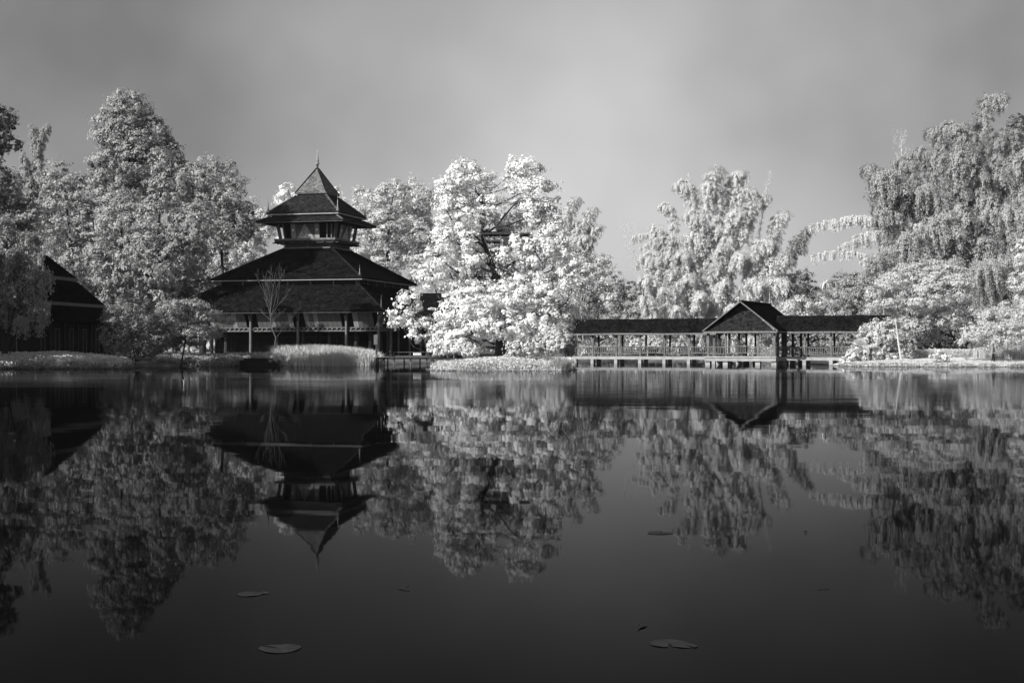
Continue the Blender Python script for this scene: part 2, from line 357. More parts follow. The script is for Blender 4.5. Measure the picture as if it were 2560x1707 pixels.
def tree(name, label, cat, base, d, lobes, leaf=0.25, dens=1.0, rc=0.7, k=56, m='leaf_mid', bark='bark', tr=0.22, group=None, trunk=None,
         seed=0, depth=0.85, wl=0.62, limbs=True, droop=0.2, shell=0.62, name_crown='crown', base_z=None, thick=1.0):
    """lobes: (px, py, rx, ry[, depth shift m]) in photo pixels at distance d"""
    rng = np.random.default_rng(seed + 11)
    bx, by = G(base, d); bz = gz1(bx, by) - 0.15 if base_z is None else base_z
    root = empty(name, (bx, by, bz), label, cat, group)
    org = np.array([bx, by, bz])
    cs, os_, lc = [], [], []
    s = d / F
    for i, lb in enumerate(lobes):
        px, py, rx, ry = lb[:4]; dz = lb[4] if len(lb) > 4 else rng.uniform(-0.5, 0.5) * rx * s * 1.1
        a = np.array([rx * s, min(rx, ry * 1.3) * s * depth, ry * s])
        c = P(px, py, d) + np.array([0, dz, 0]); c[0] *= 1 + dz / d
        lc.append((c, a))
        area = 4 * math.pi * ((a[0]*a[1])**1.6 / 3 + (a[0]*a[2])**1.6 / 3 + (a[1]*a[2])**1.6 / 3) ** (1 / 1.6)
        n = max(5, int(dens * 1.05 * area / (rc * rc * 2.2)))
        u = rand_dirs(rng, n)
        rr = shell + (1 - shell) * rng.random((n, 1)) ** 0.6
        rr *= 1 + 0.13 * np.sin(u[:, :1] * 5 + i) * np.sin(u[:, 2:] * 6 + 2 * i)
        p = c + u * a * rr
        cs.append(p); os_.append(unit(u / a))
    cents = np.concatenate(cs); outs = np.concatenate(os_)
    pos, ax, nrm, L = clump_leaves(rng, cents, outs, rc, k, leaf, droop)
    keep = pos[:, 2] > bz + 0.1
    pos, ax, nrm, L = pos[keep], ax[keep], nrm[keep], L[keep]
    link(name_crown, leaves_to_mesh(name_crown, pos - org, ax, nrm, L, L * wl), M[m], root, kind='stuff')
    tb = MB()
    if trunk is None:
        top = max(lc, key=lambda q: q[0][2])[0]; lowest = min(q[0][2] - q[1][2] for q in lc)
        tx = np.mean([q[0] for q in lc], 0)
        mid = org * 0.5 + np.array([tx[0], tx[1], max(lowest + 0.5, bz + 1)]) * 0.5
        pts = [org, mid + rng.normal(size=3) * 0.12, (tx + top) * 0.5, top]
    else:
        pts = [org] + [P(x, y, d) for x, y in trunk]
    # smooth the trunk a little by subdividing
    P0 = [np.array(p, float) for p in pts]; pp = []
    for a_, b_ in zip(P0[:-1], P0[1:]):
        for q in (0, 0.5): pp.append(a_ * (1 - q) + b_ * q + (rng.normal(size=3) * 0.06 if q else 0))
    pp.append(P0[-1])
    rads = [tr * (1 - 0.85 * i / (len(pp) - 1)) for i in range(len(pp))]; rads[0] *= 1.5
    tb.tube([p - org for p in pp], rads, 8)
    if limbs:
        tp = np.array(pp)
        for c, a in lc:
            zt = min(c[2] - 0.6 * abs(c[0] - bx) - 0.3 * a[2], tp[-1, 2]); i = int(np.argmin(np.abs(tp[:, 2] - max(zt, tp[1, 2]))))
            st = tp[i]; mid = (st + c) / 2 + rng.normal(size=3) * 0.12 * np.linalg.norm(c - st) + np.array([0, 0, -0.1 * np.linalg.norm(c[:2] - st[:2])])
            r0 = min(rads[i] * 0.55, tr * 0.28)
            q1 = (st + mid) / 2 + rng.normal(size=3) * 0.07 * np.linalg.norm(c - st); q2 = (mid + c) / 2 + rng.normal(size=3) * 0.07 * np.linalg.norm(c - st)
            tb.tube([st - org, q1 - org, mid - org, q2 - org, c - org], [r0, r0 * 0.85, r0 * 0.7, r0 * 0.55, r0 * 0.4], 6)
            for q in range(5):
                e = c + unit(rng.normal(size=3) + np.array([0, 0, 0.3])) * a * 0.95
                tb.tube([c - org, (c + e) / 2 + rng.normal(size=3) * 0.15 - org, e - org], [r0 * 0.45, r0 * 0.28, 0.015], 5)
    tb.build('trunk', M[bark], root)
    return root

def spray_leaves(rng, spine, width, n, hang, leaf, m_per=13, up=0.0, t0=0.12, ratio=0.3, updir=0.35):
    """feathery plume: n sprays leave the spine sideways and hang; returns leaf arrays"""
    sp = np.asarray(spine, float); seg = np.linalg.norm(np.diff(sp, axis=0), axis=1); cum = np.concatenate([[0], np.cumsum(seg)]) / seg.sum()
    t = t0 + (1 - t0) * rng.random(n)
    o = np.stack([np.interp(t, cum, sp[:, i]) for i in range(3)], 1)
    o2 = np.stack([np.interp(np.minimum(t + 0.05, 1.05), cum, sp[:, i]) for i in range(3)], 1)
    o1 = np.stack([np.interp(t - 0.05, cum, sp[:, i]) for i in range(3)], 1)
    T = unit(o2 - o1 + 1e-6)
    D = rng.normal(size=(n, 3)); D -= T * np.sum(D * T, 1, keepdims=True); D = unit(D) + T * updir
    wd = width * rng.uniform(0.45, 1.15, (n, 1)) * (0.45 + 0.55 * np.sin(np.pi * np.clip(0.15 + 0.85 * t, 0, 1)))[:, None] ** 0.7
    hg = hang * rng.uniform(0.5, 1.2, (n, 1))
    s = np.tile((np.arange(m_per) + 0.6) / m_per, (n, 1)) + rng.uniform(-0.03, 0.03, (n, m_per)); s = s[..., None]
    pos = o[:, None] + D[:, None] * wd[:, None] * s ** 0.85 + np.array([0, 0, -1.0]) * (hg[:, None] * s ** 2.0)
    der = D[:, None] * wd[:, None] * 0.85 + np.array([0, 0, -2.0]) * (hg[:, None] * s)
    pos = pos + rng.normal(size=pos.shape) * leaf * 0.35
    A = unit(der) + rng.normal(size=pos.shape) * 0.45 + np.array([0, 0, -0.25 + up])
    N = unit(rng.normal(size=pos.shape) * 0.7 + np.array([0, 0, 0.8]) + D[:, None] * 0.35)
    L = leaf * rng.uniform(0.7, 1.3, pos.shape[:2])
    return pos.reshape(-1, 3), A.reshape(-1, 3), N.reshape(-1, 3), L.ravel()

def tassels(rng, spine, width, n, hang, leaf, per, rad):
    """plume of n leafy strings that leave the spine sideways and hang from it"""
    sp = np.asarray(spine, float); seg = np.linalg.norm(np.diff(sp, axis=0), axis=1); cum = np.concatenate([[0], np.cumsum(seg)]) / seg.sum()
    t = np.sort(rng.random(n)) ** 0.8
    ip = lambda q: np.stack([np.interp(q, cum, sp[:, i]) for i in range(3)], 1)
    o = ip(t); T = unit(ip(np.minimum(t + 0.05, 1)) - ip(np.maximum(t - 0.05, 0)) + 1e-6)
    D = rng.normal(size=(n, 3)); D -= T * np.sum(D * T, 1, keepdims=True); D = unit(D) + 0.35 * T
    wd = width * rng.uniform(0.5, 1.2, (n, 1)) * (0.35 + 0.65 * np.sqrt(np.sin(np.pi * np.clip(0.12 + 0.8 * t, 0, 1))))[:, None]
    hg = hang * rng.uniform(0.55, 1.2, (n, 1)); s_ = 0.3 + 0.7 * rng.random((n, per, 1)) ** 0.9
    path = o[:, None] + D[:, None] * wd[:, None] * s_ ** 0.75 + np.array([0, 0, -1.0]) * hg[:, None] * s_ ** 1.9
    dv = unit(D[:, None] * wd[:, None] * 0.75 + np.array([0, 0, -1.9]) * hg[:, None] * s_ ** 0.9)
    off = rng.normal(size=path.shape); off -= dv * np.sum(off * dv, 2, keepdims=True)
    pos = path + off * rad * (1.15 - 0.6 * s_)
    A_ = dv + rng.normal(size=path.shape) * 0.4
    N_ = unit(off) * 0.45 + np.array([0, 0, 0.5]) + unit(D)[:, None] * 0.85 + rng.normal(size=path.shape) * 0.2
    return pos.reshape(-1, 3), A_.reshape(-1, 3), N_.reshape(-1, 3), leaf * rng.uniform(0.7, 1.3, n * per)

def bez(p0, p1, p2, n=9):
    t = np.linspace(0, 1, n)[:, None]; return (1-t)**2 * p0 + 2*t*(1-t) * p1 + t**2 * p2

PLUMES = {}
def plume_mesh(shape, var, m):
    """shared leafy plume: spine leaves the origin upwards and arches over +x"""
    key = (shape, var, m)
    if key not in PLUMES:
        H, RE, tipf, wd, n, hang, leaf, ratio, per, rad = dict(
            full=(6.0, 2.4, 0.82, 1.3, 200, 1.0, 0.165, 0.42, 62, 0.15), arch=(1.6, 8.0, 0.5, 0.4, 84, 1.25, 0.17, 0.4, 50, 0.1),
            umbrella=(2.6, 2.7, 0.66, 1.25, 130, 1.35, 0.145, 0.42, 76, 0.13),
            weep=(1.3, 2.1, 0.35, 0.6, 34, 2.8, 0.2, 0.36, 56, 0.13), wisp=(5.5, 0.9, 0.98, 0.95, 110, 0.9, 0.22, 0.4, 40, 0.15),
            droop=(1.6, 2.0, 0.5, 0.8, 26, 1.6, 0.27, 0.45, 40, 0.2))[shape]
        rng = np.random.default_rng(len(shape) * 31 + 17 * var + ord(shape[0]))
        H *= 1 + 0.12 * math.sin(var * 2.1); RE *= 1 + 0.2 * math.sin(var * 3.7 + 1)
        sp = bez(np.zeros(3), np.array([0.12 * RE, 0, H * 1.12]), np.array([RE, rng.normal() * 0.2, H * tipf]))
        if shape == 'arch': sp = bez(np.zeros(3), np.array([RE * 0.5, 0, H * 1.5]), np.array([RE, 0, H * tipf]))
        pos, A, N, L = tassels(rng, sp, wd, n, hang, leaf, per, rad)
        me_ = leaves_to_mesh('plume', pos, A, N, L, L * ratio); me_.materials.append(M[m])
        PLUMES[key] = (me_, sp[-1].copy())
    return PLUMES[key]

def bamboo(name, label, cat, base, d, plumes, m='bamboo', shape='full', seed=0, group=None, spread=1.2, culm_r=0.05, stem_name='culm', stem_mat='culm', base_z=None, size=1.0, tilt=0.15, stems=True):
    """plumes: (tip px, tip py, depth shift m[, scale[, azimuth deg]]); every plume is a part of the clump, on its own culm"""
    rng = random.Random(seed + 77)
    bx, by = G(base, d); bz = gz1(bx, by) - 0.15 if base_z is None else base_z; org = np.array([bx, by, bz])
    root = empty(name, (bx, by, bz), label, cat, group)
    for q, pl in enumerate(plumes):
        tx, ty, dz = pl[:3]; sc = (pl[3] if len(pl) > 3 else 1.0) * size
        tip = P(tx, ty, d) + np.array([0, dz, 0]); tip[0] *= 1 + dz / d
        rel = tip - org
        az = math.radians(pl[4]) if len(pl) > 4 else math.atan2(rel[1], rel[0]) + rng.uniform(-0.5, 0.5)
        me_, tl = plume_mesh(shape, rng.randrange(4), m)
        o = link('plume', me_, None, root, kind='stuff'); o.rotation_euler = (rng.uniform(-0.1, 0.1), rng.uniform(-tilt, tilt), az); o.scale = (sc, sc, sc)
        from mathutils import Euler
        off = Euler(o.rotation_euler).to_matrix() @ (Vector(tl) * sc)
        o.location = Vector(rel) - off
        if stems:
            b0 = np.array([rng.uniform(-spread, spread), rng.uniform(-spread, spread), 0]); e = np.array(o.location)
            c1 = np.array([b0[0] * 0.6 + e[0] * 0.4, b0[1] * 0.6 + e[1] * 0.4, e[2] * 0.75])
            if e[2] > 1: MB().tube(bez(b0, c1, e, 6), [culm_r * (1 - 0.7 * i / 5) for i in range(6)], 5).build(stem_name, M[stem_mat], root)
    return root

def blades(rng, X, Y, Z, h, wd, lean=0.35, dirx=0.0):
    """arching blades: three points, two quads each"""
    n = len(X); h = h * rng.uniform(0.45, 1.3, n); az = rng.uniform(0, 2*np.pi, n)
    lx = np.cos(az) * lean * h * rng.uniform(0.3, 1.2, n) + dirx * h; ly = np.sin(az) * lean * h * rng.uniform(0.3, 1.2, n)
    wx, wy = np.cos(az + 1.57 + rng.uniform(-0.7, 0.7, n)) * wd / 2, np.sin(az + 1.57) * wd / 2
    V = np.empty((n, 6, 3), np.float32)
    for i, (t, b, ww) in enumerate(((0, 0, 1), (0.6, 0.32, 0.9), (1.0, 1.0, 0.12))):
        zz = Z + h * (t - 0.22 * b * b * lean * 2)
        V[:, 2*i] = np.stack([X + lx*b - wx*ww, Y + ly*b - wy*ww, zz], 1); V[:, 2*i+1] = np.stack([X + lx*b + wx*ww, Y + ly*b + wy*ww, zz], 1)
    k = np.arange(n)[:, None] * 6
    Q = np.concatenate([k + np.array([0, 1, 3, 2]), k + np.array([2, 3, 5, 4])])
    return V.reshape(-1, 3), Q

def ground_leaves(rng, X, Y, hmax, leaf):
    n = len(X); Z = gz(X, Y); z = Z + hmax * rng.random(n) ** 0.8
    nrm = unit(rand_dirs(rng, n) * 0.9 + np.array([0, -0.25, 0.7])); ax = unit(np.cross(nrm, rand_dirs(rng, n)))
    L = leaf * rng.uniform(0.6, 1.4, n)
    return np.stack([X, Y, z], 1), ax, nrm, L

#@@SECTION pagoda

# ------------------------------------------------------------------ pagoda hall
TH = 0.265
PC = (-25.04, 183.0)
pg_z = 0.85
pagoda = empty('pagoda_hall', (PC[0], PC[1], 0), 'dark timber pagoda hall with five stacked shingle roofs behind the reeds', 'pagoda', rz=-TH)
def frustum(h0, z0, h1, z1, t=0.16):
    """hollow sloped roof skirt with thickness"""
    m = MB()
    for k in range(4):
        c, s_ = [(1, 0), (0, 1), (-1, 0), (0, -1)][k]
        rot = lambda x, y: (x*c - y*s_, x*s_ + y*c)
        o0, o1 = rot(-h0, -h0), rot(h0, -h0); i0, i1 = rot(-h1, -h1), rot(h1, -h1)
        m.add([(*o0, z0), (*o1, z0), (*i1, z1), (*i0, z1), (*o0, z0-t), (*o1, z0-t), (*i1, z1-t), (*i0, z1-t)],
              [(0, 1, 2, 3), (4, 7, 6, 5), (0, 4, 5, 1)])
    return m
def square_frame(h, z0, z1, t):
    """four boards round a square, mitred at the corners"""
    out = []
    for k in range(4):
        c, s_ = [(1, 0), (0, 1), (-1, 0), (0, -1)][k]
        rot = lambda x, y: (x*c - y*s_, x*s_ + y*c)
        a, b, c2, d2 = rot(-h, -h), rot(h, -h), rot(h-t, -h+t), rot(-h+t, -h+t)
        out.append(MB().hexa([(*a, z0), (*b, z0), (*c2, z0), (*d2, z0), (*a, z1), (*b, z1), (*c2, z1), (*d2, z1)]))
    return out
tiers = [  # eave half width, eave z, top half width, top z, roof material, fascia material, fascia depth
    (14.46, 5.97, 9.2, 9.45, 'roof', 'fascia_dim', 0.2),
    (10.0, 10.1, 3.15, 14.4, 'roof', 'fascia', 0.26),
    (5.83, 17.54, 4.5, 18.3, 'roof_mid', 'fascia_dim', 0.2),
    (4.85, 18.66, 2.05, 21.15, 'roof_mid', 'fascia', 0.3),
    (2.13, 21.4, 0.12, 24.75, 'roof_cap', 'fascia', 0.16)]
for h0, z0, h1, z1, rm, fm, ft in tiers:
    rf = frustum(h0 + 0.04, z0 + 0.1, h1, z1).build('roof', M[rm], pagoda)
    for f in square_frame(h0, z0 - ft + 0.08, z0 + 0.06, 0.1): f.build('fascia', M[fm], pagoda)
    for sx_, sy_ in ((1, 1), (1, -1), (-1, 1), (-1, -1)):
        MB().bar((sx_*h0, sy_*h0, z0 + 0.13), (sx_*h1, sy_*h1, z1 + 0.04), 0.22, 0.1).build('hip_ridge', M['roof_mid' if rm == 'roof' else 'roof_cap'] if rm != 'roof_cap' else M['roof_mid'], rf)
# closed necks between the roof skirts
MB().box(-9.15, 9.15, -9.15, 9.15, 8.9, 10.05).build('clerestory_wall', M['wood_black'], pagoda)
for sgn in (-1, 1):
    for q in range(7):
        u = -9 + 3 * q
        MB().box(u - 0.09, u + 0.09, sgn*9.22 - 0.05, sgn*9.22 + 0.05, 9.3, 10.02).build('clerestory_post', M['wood'], pagoda)
        MB().box(sgn*9.22 - 0.05, sgn*9.22 + 0.05, u - 0.08, u + 0.08, 9.3, 10.02).build('clerestory_post', M['wood'], pagoda)
MB().box(-4.4, 4.4, -4.4, 4.4, 18.0, 18.55).build('neck_wall', M['wood_dark'], pagoda)
MB().box(-1.95, 1.95, -1.95, 1.95, 20.9, 21.36).build('neck_wall', M['wood_dark'], pagoda)
# finials
def finial_profile(h, r):
    pr = [(r*0.8, 0), (r, 0.04*h), (r*0.55, 0.09*h)]
    z, rr = 0.09, 1.0
    while z < 0.62:
        pr += [(r*rr, (z + 0.025)*h), (r*rr*0.55, (z + 0.06)*h)]; z += 0.075; rr *= 0.8
    return pr + [(r*0.16, 0.66*h), (r*0.2, 0.68*h), (r*0.06, 0.7*h), (0.012, 0.98*h), (0.004, h)]
fin_me = {}
def finial(parent, loc, h, r):
    key = (round(h, 2), round(r, 2))
    if key not in fin_me:
        fin_me[key] = MB().lathe(finial_profile(h, r)).mesh('finial'); fin_me[key].materials.append(M['gold'])
    o = link('finial', fin_me[key], None, parent); o.location = loc; return o
MB().tube([(0, 0, 24.6), (0, 0, 25.35)], [0.16, 0.13], 8).build('spire_post', M['wood_dark'], pagoda)
finial(pagoda, (0, 0, 25.3), 2.7, 0.3)
for h, z, fh, fr_ in ((4.7, 18.78, 2.0, 0.19), (9.5, 10.4, 1.35, 0.15), (13.9, 6.3, 1.6, 0.16)):
    for sx_, sy_ in ((1, -1), (1, 1), (-1, -1), (-1, 1)): finial(pagoda, (sx_*h, sy_*h, z), fh, fr_)
# lantern storey: louvred plinth, balcony, splayed walls
MB().box(-3.05, 3.05, -3.05, 3.05, 14.2, 15.15).build('plinth', M['wood_dark'], pagoda)
for sgn in (-1, 1):
    for q in range(7):
        z = 14.5 + q * 0.085
        MB().bar((-3.0, sgn*3.1, z), (3.0, sgn*3.1, z), 0.1, 0.035).build('louver_slat', M['wood'], pagoda)
        MB().bar((sgn*3.1, -3.0, z), (sgn*3.1, 3.0, z), 0.1, 0.035).build('louver_slat', M['wood'], pagoda)
    for u in (-3.05, 0, 3.05):
        MB().box(u - 0.12, u + 0.12, sgn*3.15 - 0.07, sgn*3.15 + 0.07, 14.35, 15.14).build('plinth_post', M['wood'], pagoda)
        if abs(u) < 3: MB().box(sgn*3.15 - 0.07, sgn*3.15 + 0.07, u - 0.12, u + 0.12, 14.35, 15.14).build('plinth_post', M['wood'], pagoda)
MB().box(-3.35, 3.35, -3.35, 3.35, 14.3, 14.44).build('flashing', M['fascia_dim'], pagoda)
MB().box(-4.1, 4.1, -4.1, 4.1, 15.16, 15.3).build('balcony_floor', M['wood_dark'], pagoda)
for u in np.linspace(-3.9, 3.9, 7):
    for a, b in (((u, -4.45, 15.06), (u, 4.45, 15.06)), ((-4.45, u, 14.98), (4.45, u, 14.98))):
        MB().bar(a, b, 0.14, 0.14).build('joist', M['wood_dark'], pagoda)
for f in square_frame(4.15, 15.3, 15.52, 0.12): f.build('balcony_rail', M['wood'], pagoda)
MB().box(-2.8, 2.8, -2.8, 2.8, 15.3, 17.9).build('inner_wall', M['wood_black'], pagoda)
def splay(k, pts):
    """points (u, lift 0..1) on the leaning wall of side k (0 front, 1 right, 2 back, 3 left)"""
    c, s_ = [(1, 0), (0, 1), (-1, 0), (0, -1)][k]; out = []
    for u, l, th_ in pts:
        v = -(3.66 + 0.36 * l) - th_; z = 15.32 + 2.1 * l
        out.append((u*c - v*s_, u*s_ + v*c, z))
    return out
def splay_board(k, u0, u1, v0, v1, off=0.0, th_=0.06, l0=0.0, l1=1.0):
    q = [(u0, l0), (u1, l0), (v1, l1), (v0, l1)]
    f = splay(k, [(u, l, off + th_) for u, l in q]); b = splay(k, [(u, l, off) for u, l in q])
    return MB().add(f + b, [(0, 1, 2, 3), (7, 6, 5, 4), (0, 4, 5, 1), (1, 5, 6, 2), (2, 6, 7, 3), (3, 7, 4, 0)])
for k in range(4):
    for q in range(6):                                    # boards of the middle wall
        a0, a1 = -1.9 + q * 3.8/6, -1.9 + (q+1) * 3.8/6 - 0.03
        splay_board(k, a0, a1, a0 * 1.03, a1 * 1.03).build('wall_board', M['panel_light' if q in (0, 5) else 'panel'], pagoda)
    # carved triangle in the middle of the wall
    tri = splay(k, [(-1.25, 0.03, 0.12), (1.25, 0.03, 0.12), (0.0, 0.97, 0.12)]) + splay(k, [(-1.25, 0.03, 0.05), (1.25, 0.03, 0.05), (0.0, 0.97, 0.05)])
    gb = MB().add(tri, [(0, 1, 2), (5, 4, 3), (0, 3, 4, 1), (1, 4, 5, 2), (2, 5, 3, 0)]).build('carved_gable', M['carving'], pagoda)
    fr = splay(k, [(-1.42, 0.02, 0.11), (0, 1.0, 0.11), (1.42, 0.02, 0.11)])
    MB().bar(fr[0], fr[1], 0.09, 0.08).build('gable_frame', M['wood'], gb); MB().bar(fr[1], fr[2], 0.09, 0.08).build('gable_frame', M['wood'], gb)
    for u in (-3.55, -2.95, 2.95, 3.55):
        a = splay(k, [(u * 0.97, 0, 0.0), (u * 1.02, 1, 0.0)]); MB().bar(a[0], a[1], 0.16, 0.16).build('post', M['wood'], pagoda)
    for u in (-1, 1):                                      # small pale plates high on the wall
        a = splay(k, [(u * 1.62, 0.6, 0.08)])[0]; MB().box(a[0]-0.09, a[0]+0.09, a[1]-0.09, a[1]+0.09, a[2]-0.11, a[2]+0.11).build('wall_plate', M['white'], pagoda)
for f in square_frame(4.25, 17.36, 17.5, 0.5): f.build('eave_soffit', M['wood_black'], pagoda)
# lower storeys
cols = [-13.4, -9.3, -2.95, 3.2, 9.35, 13.4]
col_me = MB().tube([(0, 0, 0.5), (0, 0, 3.0), (0, 0, 5.9)], [0.19, 0.17, 0.15], 10).mesh('column'); col_me.materials.append(M['wood'])
pts = {(round(u, 2), round(v, 2)) for u in cols for v in (-13.4, 13.4)} | {(round(v, 2), round(u, 2)) for u in cols for v in (-13.4, 13.4)}
for u, v in sorted(pts):
    o = link('column', col_me, None, pagoda); o.location = (u, v, 0)
inn = MB().tube([(0, 0, 0.5), (0, 0, 3.9)], [0.24, 0.22], 8).mesh('column'); inn.materials.append(M['wood_dark'])
for u in (-10.6, -7.2, -3.8, -0.4, 3.0, 6.4, 9.8, 11.6):
    for q in (-11.4,): link('column', inn, None, pagoda).location = (u, q, 0)
    link('column', inn, None, pagoda).location = (11.4, u, 0)
MB().box(-9.6, 9.6, -9.6, 9.6, 0.4, 6.9).build('ground_floor_wall', M['wood_black'], pagoda)  # core box; the dark interior is put into its colour
for q in range(7):                                        # dim window frames in the set back wall
    u = -8.4 + q * 2.8
    for x0, x1, z0, z1 in ((u-1.1, u-1.0, 1.2, 3.1), (u+1.0, u+1.1, 1.2, 3.1), (u-1.0, u+1.0, 3.0, 3.1)):
        MB().box(x0, x1, -9.7, -9.61, z0, z1).build('window_frame', M['wood_dark'], pagoda)
MB().box(-13.3, 13.3, -13.3, 13.3, 0.45, 0.95).build('terrace', M['wood_dark'], pagoda)
MB().box(-12.9, 12.9, -12.9, 12.9, 3.86, 3.98).build('upper_floor', M['wood_black'], pagoda)
for f in square_frame(13.2, 3.66, 3.84, 0.2): f.build('edge_beam', M['wood'], pagoda)
for f in square_frame(13.15, 4.06, 4.16, 0.2): f.build('edge_beam', M['wood'], pagoda)
je = MB().box(-0.09, 0.09, -0.2, 0.25, -0.1, 0.1).mesh('joist_end'); je.materials.append(M['wood'])
for q in range(44):
    u = -12.9 + q * 0.6
    o = link('joist_end', je, None, pagoda); o.location = (u, -13.12, 3.95)
    o = link('joist_end', je, None, pagoda); o.location = (13.12, u, 3.95); o.rotation_euler = (0, 0, math.pi/2)
rngp = random.Random(5)
def lean_board(k, u0, u1, mt):
    c, s_ = [(1, 0), (0, 1), (-1, 0), (0, -1)][k]
    def pt(u, v, z): return (u*c - v*s_, u*s_ + v*c, z)
    fr = [pt(u0, -12.72, 4.18), pt(u1, -12.72, 4.18), pt(u1, -13.62, 5.92), pt(u0, -13.62, 5.92)]
    bk = [pt(u0, -12.62, 4.18), pt(u1, -12.62, 4.18), pt(u1, -13.52, 5.92), pt(u0, -13.52, 5.92)]
    MB().add(fr + bk, [(0, 1, 2, 3), (7, 6, 5, 4), (0, 4, 5, 1), (1, 5, 6, 2), (2, 6, 7, 3), (3, 7, 4, 0)]).build('wall_board', M[mt], pagoda)
for k in range(4):
    for c0, c1 in zip(cols[:-1], cols[1:]):
        a, b = c0 + 0.75, c1 - 0.75; n = max(4, int((b - a) / 0.55)); paler = {rngp.randrange(n) for _ in range(max(1, n // 4))}  # some boards are of lighter wood, picked at random
        for q in range(n):
            lean_board(k, a + (b-a)*q/n, a + (b-a)*(q+1)/n - 0.035, 'panel_light' if q in paler else 'panel')
    c, s_ = [(1, 0), (0, 1), (-1, 0), (0, -1)][k]
    for u in cols[1:-1]:
        a, b = (u, -13.1, 4.3), (u, -14.1, 5.85)
        MB().bar((a[0]*c-a[1]*s_, a[0]*s_+a[1]*c, a[2]), (b[0]*c-b[1]*s_, b[0]*s_+b[1]*c, b[2]), 0.14, 0.14).build('eave_brace', M['wood_dark'], pagoda)
for sx_, sy_ in ((1, -1), (1, 1), (-1, -1), (-1, 1)):
    MB().bar((sx_*12.9, sy_*12.9, 4.1), (sx_*14.1, sy_*14.1, 5.85), 0.22, 0.22).build('eave_brace', M['wood'], pagoda)
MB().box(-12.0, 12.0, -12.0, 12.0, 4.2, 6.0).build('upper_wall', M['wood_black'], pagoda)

# long wing that runs off the hall towards the pond
wing = empty('gallery_wing', (*G(1085, 176), 0), 'low dark gallery wing with plain ridge beside the pagoda, behind the white tree', 'building', rz=-TH)
def gable_roof(m, x0, x1, hw, ze, zr, t=0.14, over=0.0):
    for s_ in (-1, 1):
        m.hexa([(x0, s_*hw, ze-t), (x1, s_*hw, ze-t), (x1, 0, zr-t), (x0, 0, zr-t), (x0, s_*hw, ze), (x1, s_*hw, ze), (x1, 0, zr), (x0, 0, zr)])
    return m
gable_roof(MB(), -6.5, 4.2, 4.2, 5.3, 8.5).build('roof', M['roof'], wing)
MB().box(-6.4, 4.1, -3.0, 3.0, 0.6, 6.1).build('wall', M['wood_black'], wing)
MB().box(-6.5, 4.2, -4.26, -4.21, 5.1, 5.28).build('fascia', M['fascia_dim'], wing)
for q in range(8): MB().tube([(-6.2 + q*1.42, -3.6, 0.4), (-6.2 + q*1.42, -3.6, 5.4)], 0.13, 8).build('post', M['wood'], wing)
#@@SECTION house

# ------------------------------------------------------------------ shaded house on the bank at the edge of the grove
hs_rz = math.atan2(0.14, 0.99)
house = empty('tiered_house', (-46.0, 137.5, 0), 'black tiered-roof house with two pale fascia boards, shaded by drooping tree', 'house', rz=-hs_rz)
def hip(m, hx, hy, z0, ix, iy, z1, t=0.15):
    o = [(-hx, -hy), (hx, -hy), (hx, hy), (-hx, hy)]; i = [(-ix, -iy), (ix, -iy), (ix, iy), (-ix, iy)]
    for k in range(4):
        a, b, c, d = o[k], o[(k+1) % 4], i[(k+1) % 4], i[k]
        m.add([(*a, z0), (*b, z0), (*c, z1), (*d, z1), (*a, z0-t), (*b, z0-t), (*c, z1-t), (*d, z1-t)], [(0, 1, 2, 3), (4, 7, 6, 5), (0, 4, 5, 1)])
    return m
for hx, hy, z0, ix, iy, z1, ft in ((5.2, 10.0, 4.1, 3.7, 7.6, 5.75, 0.0), (3.65, 7.5, 6.0, 2.3, 4.2, 8.2, 0.42), (2.25, 4.1, 8.55, 0.25, 1.9, 10.7, 0.34)):
    rf = hip(MB(), hx, hy, z0 + 0.05, ix, iy, z1).build('roof', M['roof'], house)
    if ft:
        for q in ((hx, hx+0.08, -hy, hy), (-hx-0.08, -hx, -hy, hy), (-hx, hx, -hy-0.08, -hy), (-hx, hx, hy, hy+0.08)):
            MB().box(*q, z0 - ft + 0.05, z0 + 0.03).build('fascia', M['fascia_dim'], house)
MB().box(-3.6, 3.6, -7.4, 7.4, 5.4, 6.0).build('neck_wall', M['wood_black'], house)
MB().box(-2.2, 2.2, -4.0, 4.0, 7.9, 8.5).build('neck_wall', M['wood_black'], house)
MB().box(-4.2, 4.2, -9.0, 9.0, 0.5, 4.9).build('wall', M['wood_black'], house)
for q in range(6):
    y = -7.6 + q * 2.9
    fm = MB()
    for a in ((y, y+0.07, 1.0, 3.5), (y+0.75, y+0.82, 1.0, 3.5), (y+0.07, y+0.75, 3.43, 3.5), (y+0.07, y+0.75, 1.0, 1.07)): fm.box(4.2, 4.27, a[0], a[1], a[2], a[3])
    f = fm.build('window_frame', M['wood'], house)
    MB().box(4.205, 4.225, y+0.08, y+0.74, 1.08, 3.42).build('window_pane', M['wood_black'], f)
    MB().box(4.2, 4.4, y+1.5, y+1.7, 0.5, 4.1).build('post', M['wood_dark'], house)
fm = MB()
for q in range(4):
    x = -3.4 + q * 2.0
    MB().box(x, x+0.09, -9.1, -9.0, 1.0, 3.5).build('window_frame', M['wood'], house)

